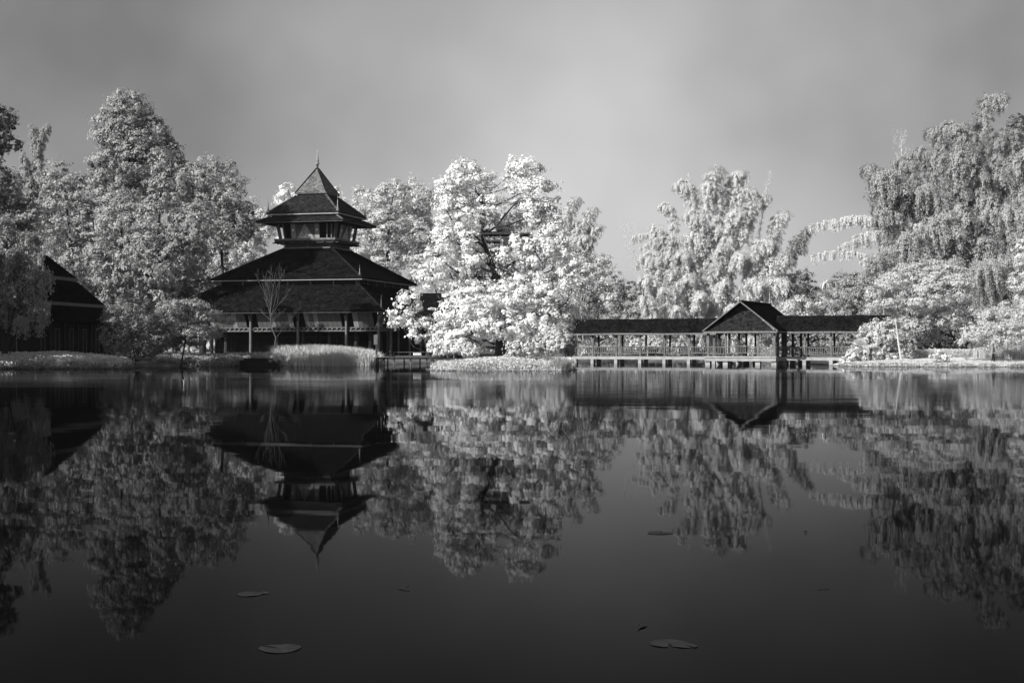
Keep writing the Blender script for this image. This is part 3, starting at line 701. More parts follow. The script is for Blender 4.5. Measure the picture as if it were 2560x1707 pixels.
#@@SECTION bridge
# ------------------------------------------------------------------ covered bridge: two walkways and a pavilion
DECK, EAVE, RIDGE = 0.82, 3.24, 4.74
bal_me = MB().box(-0.028, 0.028, -0.025, 0.025, 0, 0.62).mesh('baluster'); bal_me.materials.append(M['wood'])
def railing(parent, x0, x1, y, sag=0.0, n=11, mt='wood'):
    """one bay of railing along x: curved top and bottom rails with upright balusters"""
    def zc(x): return sag * math.sin(math.pi * (x - x0) / (x1 - x0))
    xs = np.linspace(x0, x1, 7)
    m = MB()
    for a, b in zip(xs[:-1], xs[1:]): m.bar((a, y, DECK + 0.95 + zc(a)), (b, y, DECK + 0.95 + zc(b)), 0.09, 0.075)
    for a, b in zip(xs[:-1], xs[1:]): m.bar((a, y, DECK + 0.27 + zc(a)), (b, y, DECK + 0.27 + zc(b)), 0.07, 0.075)
    r = m.build('railing', M[mt], parent)
    for q in range(n):
        x = x0 + (x1 - x0) * (q + 0.5) / n
        link('baluster', bal_me, None, r).location = (x, y, DECK + 0.3 + zc(x))
def walkway(name, label, A, B, n, seed, w=2.1, hip_end=False, ov=0.35):
    A = np.array(A); B = np.array(B); L = float(np.linalg.norm(B - A)); rz = math.atan2(B[1]-A[1], B[0]-A[0])
    root = empty(name, (A[0], A[1], 0), label, 'bridge', 'covered walkways of the bridge', rz); rr = random.Random(seed)
    # roof
    m = MB(); hw = w/2 + 0.55; yc = w/2
    ns = 2 * n; xs = [-ov + (L + 2*ov) * q / ns for q in range(ns + 1)]        # the old roof sags a little between its posts
    dr = [rr.uniform(-0.035, 0.03) for _ in xs]; de = [rr.uniform(-0.03, 0.03) for _ in xs]
    for s_ in (-1, 1):
        V = []
        for x, a_, b_ in zip(xs, dr, de):
            V += [(x, yc + s_*hw, EAVE + b_), (x, yc, RIDGE + a_), (x, yc, RIDGE + 0.1 + a_), (x, yc + s_*hw, EAVE + 0.1 + b_)]
        Q_ = [(4*q+k, 4*q+(k+1) % 4, 4*q+4+(k+1) % 4, 4*q+4+k) for q in range(ns) for k in range(4)] + [(3, 2, 1, 0), tuple(4*ns + k for k in range(4))]
        m.add(V, Q_)
    rf = m.build('roof', M['roof'], root)
    rc_ = MB()
    for q in range(ns): rc_.bar((xs[q]-0.02, yc, RIDGE+0.12+dr[q]), (xs[q+1]+0.02, yc, RIDGE+0.12+dr[q+1]), 0.24, 0.1)
    rc_.build('ridge_cap', M['roof_mid'], rf)
    for q in range(0, ns, 2): MB().bar((xs[q]+0.01, yc-hw-0.035, EAVE-0.03+de[q]), (xs[q+2]-0.01, yc-hw-0.035, EAVE-0.03+de[q+2]), 0.05, 0.18).build('eave_board', M[rr.choice(['fascia_dim', 'wood', 'fascia_dim'])], root)
    MB().box(-ov, L+ov, yc+hw+0.01, yc+hw+0.06, EAVE-0.12, EAVE+0.06).build('eave_board', M['fascia_dim'], root)
    for y in (0.0, w): MB().box(-0.1, L+0.1, y-0.08, y+0.08, EAVE+0.02, EAVE+0.2).build('plate_beam', M['wood_dark'], root)
    MB().box(-0.2, L+0.2, -0.12, w+0.12, DECK-0.06, DECK).build('deck', M['wood'], root)
    for y in (-0.16, w+0.16): MB().box(-0.2, L+0.2, y-0.1, y+0.1, DECK-0.36, DECK-0.065).build('deck_beam', M['concrete'], root)
    for q in range(n + 1):
        x = L * q / n
        for y in (0.0, w):
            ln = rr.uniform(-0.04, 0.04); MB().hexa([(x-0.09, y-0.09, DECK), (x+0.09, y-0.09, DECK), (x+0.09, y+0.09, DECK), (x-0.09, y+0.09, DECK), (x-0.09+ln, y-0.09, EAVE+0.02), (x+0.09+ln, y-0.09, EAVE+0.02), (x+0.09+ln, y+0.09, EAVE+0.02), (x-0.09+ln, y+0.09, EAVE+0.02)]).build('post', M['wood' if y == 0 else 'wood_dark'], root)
            MB().box(x-0.17, x+0.17, y-0.3, y+0.3, -1.2, DECK-0.37).build('pier', M['concrete'], root)
        MB().bar((x, -0.05, EAVE-0.02), (x, w+0.05, EAVE-0.02), 0.1, 0.12).build('tie_beam', M['wood_dark'], root)
        if q < n:
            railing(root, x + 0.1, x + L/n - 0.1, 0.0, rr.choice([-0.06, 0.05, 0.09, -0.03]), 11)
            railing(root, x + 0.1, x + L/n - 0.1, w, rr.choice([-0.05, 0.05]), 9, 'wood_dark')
    return root
A1, B1 = G(1424, 158.2), G(1785, 152.0)
wl_ = walkway('covered_walkway', 'low dark-roofed walkway on six pale piers between the white tree and the gabled pavilion', A1, B1, 6, 3)
A2, B2 = G(1946, 141.2), G(2214, 137.4)
wr_ = walkway('covered_walkway', 'dark-roofed walkway from the gabled pavilion to the vine-covered shrub on the bank', A2, B2, 4, 8)
L2 = math.hypot(B2[0]-A2[0], B2[1]-A2[1])
finial(wr_, (L2 - 0.3, 1.05, RIDGE + 0.15), 1.5, 0.12)

FL, FR_ = np.array(G(1766, 140.5)), np.array(G(1939, 137.6))
W_ = float(np.linalg.norm(FR_ - FL)); rz = math.atan2(FR_[1]-FL[1], FR_[0]-FL[0]); DP = 11.5
pav = empty('bridge_pavilion', (FL[0], FL[1], 0), 'steep gabled shingle pavilion with pale bargeboards standing in the bridge', 'pavilion', rz=rz)
xc = W_/2; PZ = 6.15; PE = 3.3
m = MB()
for s_ in (-1, 1):
    m.hexa([(xc + s_*(xc+0.25), -0.25, PE), (xc + s_*(xc+0.25), DP, PE), (xc, DP, PZ), (xc, -0.05, PZ),
            (xc + s_*(xc+0.25), -0.25, PE+0.12), (xc + s_*(xc+0.25), DP, PE+0.12), (xc, DP, PZ+0.12), (xc, -0.05, PZ+0.12)])
rf = m.build('roof', M['roof'], pav)
MB().bar((xc, -0.1, PZ+0.14), (xc, DP, PZ+0.14), 0.26, 0.14).build('ridge_cap', M['roof_mid'], rf)
# shingled front: a steep skirt and a small recessed gablet above it
g = 0.7
zt = PE + (PZ - PE) * g
MB().add([(0.05, -0.2, PE), (W_-0.05, -0.2, PE), (xc + xc*(1-g), 0.55, zt), (xc - xc*(1-g), 0.55, zt)], [(0, 1, 2, 3)]).build('gable_face', M['roof_mid'], pav)
MB().add([(xc - xc*(1-g) - 0.1, 0.9, zt - 0.1), (xc + xc*(1-g) + 0.1, 0.9, zt - 0.1), (xc, 0.9, PZ)], [(0, 1, 2)]).build('gablet', M['wood_dark'], pav)
for s_ in (-1, 1):
    MB().bar((xc + s_*(xc+0.3), -0.32, PE+0.02), (xc, -0.12, PZ+0.06), 0.1, 0.26, up=(0, 1, 0)).build('bargeboard', M['wood_pale'], pav)
MB().box(-0.25, W_+0.25, -0.36, -0.27, PE-0.16, PE+0.02).build('eave_board', M['wood_pale'], pav)
for x in (-0.28, W_+0.22): MB().box(x, x+0.07, -0.26, DP, PE-0.12, PE+0.02).build('eave_board', M['fascia_dim'], pav)
MB().box(0.1, W_-0.1, -0.1, DP, DECK-0.06, DECK+0.0).build('deck', M['wood'], pav)
MB().box(-0.1, W_+0.1, -0.3, -0.1, DECK-0.42, DECK-0.1).build('deck_beam', M['concrete'], pav)
MB().box(-0.15, W_+0.15, -0.38, -0.1, DECK-0.095, DECK+0.06).build('deck_curb', M['concrete'], pav)
for x in (-0.1, W_-0.1): MB().box(x, x+0.2, -0.09, DP, DECK-0.42, DECK-0.07).build('deck_beam', M['concrete'], pav)
for y in (0.15, 3.9, 7.6, DP-0.3):
    for x in (0.15, 1.95, W_-1.75, W_-0.15):
        if 1 < x < W_-1 and 1 < y < 5: continue
        r_ = 0.17 if x in (0.15, W_-0.15) else 0.12
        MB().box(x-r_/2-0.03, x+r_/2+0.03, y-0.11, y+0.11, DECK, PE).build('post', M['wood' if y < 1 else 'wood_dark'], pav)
        MB().box(x-0.24, x+0.24, y-0.28, y+0.28, -1.2, DECK-0.43).build('pier', M['concrete'], pav)
for y in (0.15, 3.9, 7.6, DP-0.3): MB().bar((0.1, y, PE-0.02), (W_-0.1, y, PE-0.02), 0.14, 0.2).build('tie_beam', M['wood_dark'], pav)
for a, b, sg, n_ in ((0.25, 1.85, 0.0, 6), (2.05, W_-1.85, 0.12, 12), (W_-1.65, W_-0.25, 0.0, 5)): railing(pav, a, b, 0.05, sg, n_)
for k_, (x, y) in enumerate(((xc, 0.25), (xc, 1.7), (xc, DP-0.3))): finial(pav, (x, y, PZ + 0.2), 1.75, 0.13)

#@@SECTION smalls
# ------------------------------------------------------------------ jetty, sign, steps
A, B = np.array(G(940, 136.5)), np.array(G(1104, 138.5)); Lj = float(np.linalg.norm(B - A)); rz = math.atan2(B[1]-A[1], B[0]-A[0])
jet = empty('wooden_jetty', (A[0], A[1], 0), 'low wooden jetty on thin posts between the reeds and the islet', 'jetty', rz=rz)
for q in range(14):
    x = Lj * q / 14; MB().box(x, x + Lj/14 - 0.02, -0.2, 3.0, 0.72, 0.78).build('deck_plank', M['wood'], jet)
MB().box(-0.2, Lj+0.1, -0.28, -0.2, 0.62, 0.74).build('edge_beam', M['wood_black'], jet)
MB().box(1.8, Lj-0.8, -0.02, 0.26, 0.79, 0.95).build('bench_rail', M['wood'], jet)
for q in range(5):
    x = [0.1, 0.75, 1.75, 3.4, 5.0][q]
    for y in (-0.1, 2.6): MB().tube([(x, y, -1.2), (x, y, 0.62)], 0.07 if q > 1 else 0.1, 7).build('post', M['wood' if y < 0 else 'wood_dark'], jet)
for x in (1.75, 3.4, 5.0, Lj-0.2): MB().tube([(x, 0.1, 0.78), (x, 0.1, 1.3)], 0.035, 6).build('rail_post', M['wood'], jet)
MB().bar((1.75, 0.1, 1.28), (Lj-0.15, 0.1, 1.28), 0.05, 0.06).build('hand_rail', M['wood_pale'], jet)
for px_, lb_ in ((1037, 'small square white lamp box on the jetty bench, the one toward the reeds'), (1047.5, 'small square white lamp box on the jetty bench, the one toward the islet')):
    c = P(px_, 884, 136.4)
    b = empty('lamp_box', (c[0], c[1] + 0.45, 0.955), lb_, 'lamp', 'pair of white boxes on the jetty', rz=rz)
    MB().box(-0.16, 0.16, -0.1, 0.1, 0.03, 0.26).build('lamp_body', M['white'], b); MB().box(-0.1, 0.1, -0.07, 0.07, 0, 0.03).build('foot', M['wood_dark'], b)
c = P(942, 895, 136.2)
sg = empty('post_sign', (c[0], c[1] - 0.35, 0), 'narrow timber board on a tall post at the end of the jetty', 'sign')
MB().box(-0.09, 0.09, -0.08, 0.08, -1.2, 3.0).build('post', M['wood_dark'], sg); MB().box(-0.24, 0.1, -0.14, -0.085, 2.0, 2.95).build('board', M['wood'], sg)
c = G(1000, 136.0)
steps = empty('landing_steps', (*G(650, 133.2), 0), 'dark landing steps between the bare tree and the shore plants', 'steps')
for q in range(4): MB().box(-1.7, 1.7, -0.7 + q*0.5, -0.2 + q*0.5, -0.3, 0.12 + q*0.2).build('step', M['wood_black'], steps)
for x in (-1.8, 1.75): MB().box(x, x+0.08, -0.7, 1.4, -0.3, 0.55).build('side_board', M['wood_dark'], steps)
for px_ in (586, 605): pass

# platform in the white tree
pf_d = 113.0
c = P(1262, 585, pf_d)
plat = empty('tree_platform', tuple(c), 'dark timber lookout platform with slanting struts, set in the white tree', 'platform')
s_ = pf_d / F
MB().box(-58*s_, 62*s_, -1.0, 1.4, -0.1, 0.02).build('deck', M['wood_dark'], plat)
MB().box(-20*s_, 22*s_, -1.0, -0.92, 0.36, 0.44).build('hand_rail', M['wood_dark'], plat)
MB().box(-20*s_, 22*s_, 1.3, 1.38, 0.36, 0.44).build('hand_rail', M['wood_dark'], plat)
for x in (-20, 2, 22):
    for y in (-0.96, 1.34): MB().box(x*s_-0.04, x*s_+0.04, y-0.04, y+0.04, 0.02, 0.36).build('rail_post', M['wood_dark'], plat)
MB().box(-45*s_, -8*s_, -0.8, 1.2, -0.66, -0.54).build('lower_deck', M['wood_dark'], plat)
for a, b in ((-55, -20), (-43, -3), (-12, -1)):
    MB().bar((a*s_, -0.9, -0.05), (b*s_, -0.4, -2.75), 0.05, 0.05).build('strut', M['wood_pale'], plat)

# floating things
def pad_mesh(r, seed, notch=0.28):
    rr = random.Random(seed); n = 22; v = [(0, 0, 0.003)]; f = []
    for i in range(n + 1):
        t = notch/2 + (2*math.pi - notch) * i / n; q = r * (1 + 0.06*math.sin(3*t + seed) + rr.uniform(-0.03, 0.03))
        v.append((q*math.cos(t), q*math.sin(t), 0.0035 + 0.001*math.sin(4*t + seed)))
    for i in range(1, n + 1): f.append((0, i, i+1))
    return MB().add(v, f).mesh('lily_pad')
def pad(px, py, r, seed, label, rz):
    d = CH * F / (py - HY); x, y = G(px, d)
    o = link('lily_pad', pad_mesh(r, seed), M['pad'], None, label, 'lily pad', 'lily pads adrift on the open pond'); o.location = (x, y, 0); o.rotation_euler = (0, 0, rz); return o
pad(700, 1621, 0.112, 1, 'broad oval lily pad with smooth edge, on its own over the darkest water', 2.6)
pad(624, 1485, 0.085, 2, 'lily pad overlapped by a smaller one under the mirrored spire', 0.4)
pad(656, 1482, 0.045, 3, 'little lily pad touching a larger one under the mirrored spire', 2.0)
pad(1672, 1608, 0.105, 4, 'ragged lily pad next to a narrower torn pad', 4.7)
pad(1716, 1614, 0.06, 6, 'narrow torn lily pad attached to a ragged larger pad', 5.2)
pad(1649, 1332, 0.11, 5, 'pale lily pad lying on the mirrored bamboo', 1.0)
for i, (px, py, lb) in enumerate(((1005, 1471, 'small black leaf afloat below the mirrored tree trunk'), (2014, 1332, 'small black leaf afloat beside the mirrored bridge trees'),
                                  (2064, 1469, 'tiny black leaf afloat in clear water under the mirrored bamboo'), (1607, 1565, 'tiny black leaf afloat near the ragged lily pads'))):
    d = CH * F / (py - HY); x, y = G(px, d)
    m = MB(); n = 9
    m.add([(0.028*math.cos(t)*(1 + 0.3*math.cos(2*t)), 0.018*math.sin(t), 0.01 + 0.006*math.cos(t)) for t in [2*math.pi*k/n for k in range(n)]], [tuple(range(n))])
    m.bar((0.025, 0, 0.012), (0.05, 0.006, 0.02), 0.004, 0.004)
    o = m.build('floating_leaf', M['black'], None, label=lb, cat='leaf', group='dark leaves adrift on the pond'); o.location = (x, y, 0); o.rotation_euler = (0, 0, i * 1.3)
d = CH * F / (963 - HY); x, y = G(459, d)
tw = MB().tube([(0, 0, -0.4), (0.01, 0, 0.1), (0.0, 0, 0.2)], [0.016, 0.014, 0.012], 6).tube([(0, 0, 0.19), (-0.06, 0, 0.26)], [0.012, 0.006], 5).tube([(0, 0, 0.19), (0.06, 0, 0.25)], [0.012, 0.006], 5).tube([(0.01, 0, 0.12), (0.06, 0, 0.15)], [0.01, 0.005], 5)
tw.build('forked_twig', M['bark_pale'], None, label='pale forked twig poking out of the water off the bank', cat='twig').location = (x, y, 0)

#@@SECTION plants
# ------------------------------------------------------------------ trees
T = tree
# white large-leaved tree on the islet
teak = [(1160,440,44,36),(1128,482,40,38),(1190,478,38,34),(1206,447,18,16),(1310,420,40,30),(1296,458,34,28),(1342,468,34,32),(1330,528,48,38),(1372,562,40,40),
        (1148,548,52,42),(1118,588,34,30),(1218,540,40,26,1.2),(1092,642,42,32),(1072,690,30,28),(1128,690,58,38),(1300,610,36,30,-1.2),(1345,640,58,48),(1404,640,42,42),(1190,690,50,26,0.8),
        (1205,752,92,46,-1.5),(1152,776,54,42,-0.8),(1300,742,72,52,-1.0),(1385,722,58,48),(1245,816,92,38,-2.0),(1335,820,70,46,-1.4),(1168,842,58,36,-0.6),(1402,790,42,46),(1132,826,38,36),(1290,690,60,34,0.6),(1235,600,50,34,3.2),(1225,655,56,34,2.8),(1275,560,36,26,2.2),(1180,620,50,36,1.6),(1440,700,36,36),(1114,520,24,30),(1120,470,22,24),(1376,516,20,26),(1228,515,34,22,-0.4),(1172,604,28,22,-0.8),(1258,640,22,16,-1.4),(1180,650,34,26,-0.6)]
T('white_tree', 'tall white large-leaved tree with two crowns on the islet', 'tree', 1250, 113.5, teak, leaf=0.205, dens=0.7, rc=0.5, k=52, m='leaf_white', tr=0.42, seed=1,
  trunk=[(1252,820),(1256,740),(1228,660),(1206,590),(1208,530),(1198,470)], wl=0.8, depth=0.9, shell=0.5)
T('leaning_white_branchy_tree', 'low white large-leaved tree hanging over the jetty', 'tree', 1090, 116, [(1020,760,34,26),(996,798,28,22),(1044,800,32,26),(1030,842,22,18),(1074,852,28,20),(1084,796,26,22),(1004,772,22,18),(1088,840,26,24)],
  leaf=0.205, dens=0.5, rc=0.44, k=44, m='leaf_white', tr=0.12, seed=2, wl=0.8, base_z=0.3)
# small tree with a pale forked trunk beside it
T('forked_tree', 'small tree with pale forked trunk rising behind the walkway roof', 'tree', 1436, 172, [(1432,652,42,32),(1490,664,44,32),(1524,704,32,32),(1472,694,44,20),(1530,742,28,34),(1405,690,34,30),(1385,760,40,40)],
  leaf=0.22, rc=0.55, k=44, m='leaf_pale', bark='bark_mid', tr=0.2, seed=3, trunk=[(1440,800),(1456,740),(1452,690),(1458,650)], dens=0.85)
# left grove
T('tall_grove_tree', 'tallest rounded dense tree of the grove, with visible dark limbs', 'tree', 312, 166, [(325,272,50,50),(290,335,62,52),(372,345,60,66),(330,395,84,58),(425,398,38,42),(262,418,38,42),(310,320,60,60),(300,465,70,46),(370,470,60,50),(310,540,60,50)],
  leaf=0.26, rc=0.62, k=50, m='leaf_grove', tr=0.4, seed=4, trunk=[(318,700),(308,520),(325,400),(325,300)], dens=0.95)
T('bright_grove_tree', 'grove tree with bright top and black trunk before the tallest tree', 'tree', 398, 150, [(404,412,30,30),(432,468,54,46),(488,455,50,44),(398,540,56,54),(480,560,66,56),(420,640,58,46),(368,610,46,46),(470,640,50,44)],
  leaf=0.25, rc=0.6, k=50, m='leaf_grove_light', tr=0.26, seed=5, trunk=[(398,720),(396,600),(402,500),(410,430)], dens=0.85)
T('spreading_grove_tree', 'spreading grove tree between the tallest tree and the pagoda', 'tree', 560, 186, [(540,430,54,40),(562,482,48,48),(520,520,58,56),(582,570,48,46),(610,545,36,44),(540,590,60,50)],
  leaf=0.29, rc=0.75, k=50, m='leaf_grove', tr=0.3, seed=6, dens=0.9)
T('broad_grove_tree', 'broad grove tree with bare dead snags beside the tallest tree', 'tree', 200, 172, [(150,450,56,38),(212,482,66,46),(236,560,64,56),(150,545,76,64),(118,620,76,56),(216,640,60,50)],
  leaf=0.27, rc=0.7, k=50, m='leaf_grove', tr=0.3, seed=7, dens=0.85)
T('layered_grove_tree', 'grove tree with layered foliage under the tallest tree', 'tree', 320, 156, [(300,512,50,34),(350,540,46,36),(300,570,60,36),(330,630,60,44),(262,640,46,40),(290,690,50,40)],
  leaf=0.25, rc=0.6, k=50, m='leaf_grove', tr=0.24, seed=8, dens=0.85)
T('far_grove_tree', 'pale tree rising against the sky just behind the pagoda tower', 'tree', 620, 212, [(600,530,46,44),(642,580,40,40),(620,632,48,36),(566,648,56,44),(662,560,30,36),(610,590,50,40)], leaf=0.3, rc=0.8, k=50, m='leaf_pale', tr=0.3, seed=9)
T('shaded_grove_tree', 'dim fine-leaved tree behind the pagoda eave', 'tree', 510, 196, [(530,655,46,56),(500,722,36,46),(470,684,46,56),(560,700,40,40)], leaf=0.27, rc=0.6, k=46, m='leaf_dark', tr=0.2, seed=10)
T('spire_back_tree', 'white tree tips showing behind the pagoda top roof', 'tree', 745, 236, [(722,478,20,20),(712,496,20,18),(760,510,36,30),(845,476,8,8),(830,505,30,30),(780,540,70,40),(780,620,80,50)], leaf=0.4, rc=0.6, k=22, m='leaf_white', tr=0.3, seed=11)
T('large_leaved_sapling', 'small large-leaved tree with bright layered leaves beside the black house', 'tree', 345, 131, [(342,648,46,28),(300,682,42,28),(384,690,46,30),(330,722,52,30),(412,724,36,26),(360,760,50,30)],
  leaf=0.34, rc=0.4, k=20, m='leaf_mid', tr=0.12, seed=12, wl=0.5, droop=0.7, dens=0.8)
T('waterside_bush', 'dense fine-leaved round bush at the water beside the black house', 'bush', 340, 123, [(330,795,60,56),(292,836,40,56),(400,830,40,40),(372,846,48,46),(342,874,58,32),(300,790,36,44)],
  leaf=0.17, rc=0.34, k=34, m='leaf_dark', bark='bark', tr=0.08, seed=13, wl=0.4)
T('tiered_tree', 'small tree with flat tiers of foliage reaching over the shore plants', 'tree', 440, 129, [(400,800,40,18),(410,850,46,18),(472,764,44,12),(522,790,38,12),(452,800,58,16),(502,830,56,13),(562,802,28,8),(470,852,40,12),(430,772,32,20),(420,830,40,20),(540,835,30,9)],
  leaf=0.17, rc=0.32, k=40, m='leaf_mid', tr=0.12, seed=14, wl=0.42, depth=1.3)
T('edge_tree', 'dark clumped tree reaching in above the drooping tree', 'tree', -70, 113, [(-6,300,46,36),(8,362,44,18),(-40,335,60,70),(-14,446,42,24),(-70,420,60,70),(-100,340,60,70)], leaf=0.26, rc=0.42, k=28, m='leaf_dark', tr=0.3, seed=15)
for X, Y, h, lb in ((-46.5, 102.5, 14, 'unseen tree added for shade on the point beyond the drooping tree, lowest of its row'), (-51, 99, 17, 'unseen tree added for shade on the point beyond the drooping tree, above the shallows'), (-53.5, 109.5, 17, 'unseen tree added for shade past the drooping tree, closest to the water'), (-60, 107, 20, 'unseen tree added for shade beyond the drooping tree, second along the shore'), (-67, 109, 22, 'unseen tree added for shade, third along the shore from the drooping tree'),
                    (-59, 117, 22, 'unseen tree added for shade, set back behind the drooping tree'), (-72, 100, 20, 'unseen tree added for shade, last along the shore from the drooping tree')):  # out-of-view trees added to throw shade over the left bank and house
    px = 1280 + X / Y * F; r_ = random.Random(int(-X)); q = F / Y; yc = HY - (h - 5 - CH) * q
    T('added_shade_tree', lb, 'tree', px, Y, [(px + r_.uniform(-3.5, 3.5)*q, yc + r_.uniform(-5, 7)*q, r_.uniform(2.2, 3.2)*q, r_.uniform(1.8, 2.6)*q, r_.uniform(-3, 3)) for _ in range(10)], leaf=0.5, rc=0.95, k=22, m='leaf_mid', tr=0.35, seed=int(-X*3), group='trees along the shaded bank')
T('backing_grove_tree', 'dim tree filling the grove behind the black house', 'tree', 240, 190, [(250,690,60,56),(180,660,60,56),(300,740,60,60),(120,690,60,50),(250,780,70,50)], leaf=0.3, rc=0.8, k=50, m='leaf_dark', tr=0.25, seed=71)
T('backing_grove_tree', 'dim tree filling the grove beside the pagoda eave', 'tree', 440, 182, [(430,700,60,56),(480,750,56,50),(390,750,56,60),(440,810,70,50)], leaf=0.3, rc=0.8, k=50, m='leaf_dark', tr=0.25, seed=72)
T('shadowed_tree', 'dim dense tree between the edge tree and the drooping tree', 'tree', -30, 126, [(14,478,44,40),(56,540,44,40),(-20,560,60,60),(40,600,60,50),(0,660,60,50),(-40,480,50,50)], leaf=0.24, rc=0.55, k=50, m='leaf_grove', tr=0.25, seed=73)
# back of the centre
T('rounded_back_tree', 'large rounded pale tree beyond the pagoda eave', 'tree', 960, 218, [(918,500,38,30),(982,496,46,36),(1042,500,46,42),(898,560,44,38),(960,572,58,46),(1032,580,58,56),(900,622,48,38),(962,652,52,44),(1062,662,58,56),(880,660,40,40)],
  leaf=0.3, rc=0.85, k=60, m='leaf_pale', tr=0.4, seed=16)
for i, (lb, b, d, lobes, mt, sd_) in enumerate((
    ('grey-leaved tree behind the walkway, next to the forked tree', 1480, 206, [(1470,760,58,44),(1440,800,50,40),(1520,742,46,36),(1480,840,70,30)], 'leaf_mid', 21),
    ('tree with drooping leaf clusters behind the walkway, before the tall bamboo', 1590, 202, [(1570,742,48,40),(1620,760,52,44),(1580,800,70,40),(1650,810,50,40)], 'leaf_mid', 22),
    ('bushy tree behind the walkway at the foot of the tall bamboo', 1700, 200, [(1690,780,52,40),(1740,790,46,44),(1700,830,80,34),(1760,760,40,40)], 'leaf_pale', 23),
    ('pale tree over the walkway roof beside the palms', 2010, 176, [(2006,772,44,26),(1966,778,28,20),(2030,800,60,30),(1990,820,60,26)], 'leaf_pale', 24),
    ('pale broad tree over the walkway roof next to the round tree', 2120, 178, [(2072,765,46,32),(2132,742,46,42),(2160,706,34,30),(2110,800,70,40),(2170,760,50,50)], 'leaf_mid', 25),
    ('dark flat-topped tree far behind the palms', 2010, 236, [(2010,716,48,16),(1985,735,40,14),(2030,745,50,16),(2012,690,26,10)], 'leaf_dim', 26),
    ('dark round tree against the sky behind the palms', 2125, 240, [(2108,706,42,20),(2160,712,40,24),(2130,740,50,26)], 'leaf_dark', 27))):
    T('background_tree', lb, 'tree', b, d, lobes, leaf=0.22, rc=0.66, k=62, m=mt, tr=0.22, seed=sd_, group='trees behind the bridge', dens=0.9)
for i, (lb, b, d, lobes, mt, sd_) in enumerate((
    ('bright shrub seen between the walkway posts near the pavilion', 1745, 199, [(1730,858,40,22),(1775,862,30,18),(1700,868,30,16)], 'leaf_white', 31),
    ('soft grey shrub seen between the middle posts of the walkway', 1640, 200.5, [(1630,856,36,24),(1670,862,30,20),(1600,866,30,18)], 'leaf_pale', 32),
    ('dim shrub under the roof of the walkway beyond the pavilion', 2010, 160, [(1990,850,40,24),(2050,852,44,26),(1955,856,20,20)], 'leaf_dark', 33),
    ('dim spreading shrub behind the last bay of the walkway by the vines', 2110, 156, [(2095,856,36,28),(2130,846,30,30)], 'leaf_dark', 34))):
    T('bank_shrub', lb, 'shrub', b, d, lobes, leaf=0.26, rc=0.4, k=26, m=mt, tr=0.06, seed=sd_, group='shrubs behind the bridge')
# right bank
T('round_tree', 'dome-shaped small-leaved tree overhanging the end of the walkway roof', 'tree', 2268, 140, [(2330,682,58,30),(2262,702,58,36),(2212,742,46,36),(2312,740,68,42),(2390,722,46,40),(2398,772,42,30),(2342,788,58,26),(2272,782,48,30),(2204,782,36,26),(2292,818,32,16),(2372,802,34,18),(2352,700,60,30)],
  leaf=0.15, rc=0.5, k=88, m='leaf_pale', tr=0.24, seed=41, trunk=[(2272,850),(2276,800),(2265,745),(2300,700)], dens=0.95)
T('vine_covered_shrub', 'bank shrub smothered in pale vines at the end of the walkway', 'shrub', 2195, 134.5, [(2186,848,38,40),(2222,836,36,32),(2162,880,40,26),(2244,856,28,36),(2205,890,52,20),(2148,898,24,12),(2200,824,30,20)],
  leaf=0.15, rc=0.34, k=46, m='leaf_pale', dens=1.25, tr=0.06, seed=42, wl=0.8)
T('trailing_vine', 'pale vine trailing over the water from the vine-covered shrub', 'vine', 2118, 134, [(2112,902,12,10),(2128,890,14,8),(2140,874,10,10)], leaf=0.18, rc=0.25, k=26, m='leaf_white', tr=0.03, seed=43, base_z=0.1)
T('rounded_lawn_shrub', 'broad rounded fine-leaved tree on a short black trunk behind the lawn reeds', 'tree', 2485, 129, [(2500,800,56,32),(2545,782,46,36),(2452,832,46,30),(2432,852,36,20),(2522,842,58,30),(2566,832,40,40),(2470,862,40,14)],
  leaf=0.14, rc=0.45, k=84, m='leaf_pale', tr=0.14, seed=44, wl=0.5, limbs=False, trunk=[(2485,868),(2492,835),(2510,800)])
T('bank_edge_tree', 'narrow bright tree past the weeping bamboo mound', 'tree', 2580, 133, [(2566,640,34,40),(2558,706,34,32),(2585,670,40,60),(2580,740,40,40)], leaf=0.16, rc=0.42, k=56, m='leaf_pale', tr=0.18, seed=45)
T('thicket', 'thicket with leaves coloured dark as shade beneath the tall bamboo', 'shrub', 2380, 156, [(2360,830,70,44),(2420,810,50,60),(2310,840,50,40),(2440,860,60,26),(2340,790,60,50)], leaf=0.24, rc=0.44, k=28, m='leaf_dim', tr=0.08, seed=46)  # dark leaf colour stands in for the shade under the bamboo
T('understory_shrub', 'small shaded shrub beside the round tree trunk', 'shrub', 2325, 143, [(2320,822,24,18),(2335,838,18,14),(2300,842,20,18)], leaf=0.18, rc=0.28, k=26, m='leaf_mid', tr=0.05, seed=47)
T('lawn_bush', 'tiny white bush standing alone on the lawn', 'bush', 2350, 128.2, [(2350,886,10,8),(2334,892,10,7),(2364,893,12,7),(2352,898,16,5)], leaf=0.17, rc=0.2, k=18, m='leaf_white', tr=0.06, seed=48, dens=0.9)
T('creeper_stump', 'short trunk wrapped in creeper at the foot of the round tree', 'tree trunk', 2278, 133, [(2278,885,9,24),(2282,862,10,18),(2280,905,12,6)], leaf=0.15, rc=0.18, k=22, m='leaf_mid', tr=0.16, seed=49, limbs=False)
b0 = P(2254, 912, 131); root = empty('slender_white_trunk', (b0[0], b0[1], gz1(b0[0], b0[1]) - 0.1), 'slender bare white trunk leaning on the bank before the round tree', 'tree trunk')
org = np.array(root.location)
MB().tube([np.zeros(3)] + [P(x, y, 131) - org for x, y in ((2250,880),(2245,850),(2242,825),(2238,795))], [0.12, 0.1, 0.085, 0.07, 0.04], 8).build('trunk', M['bark_pale'], root)
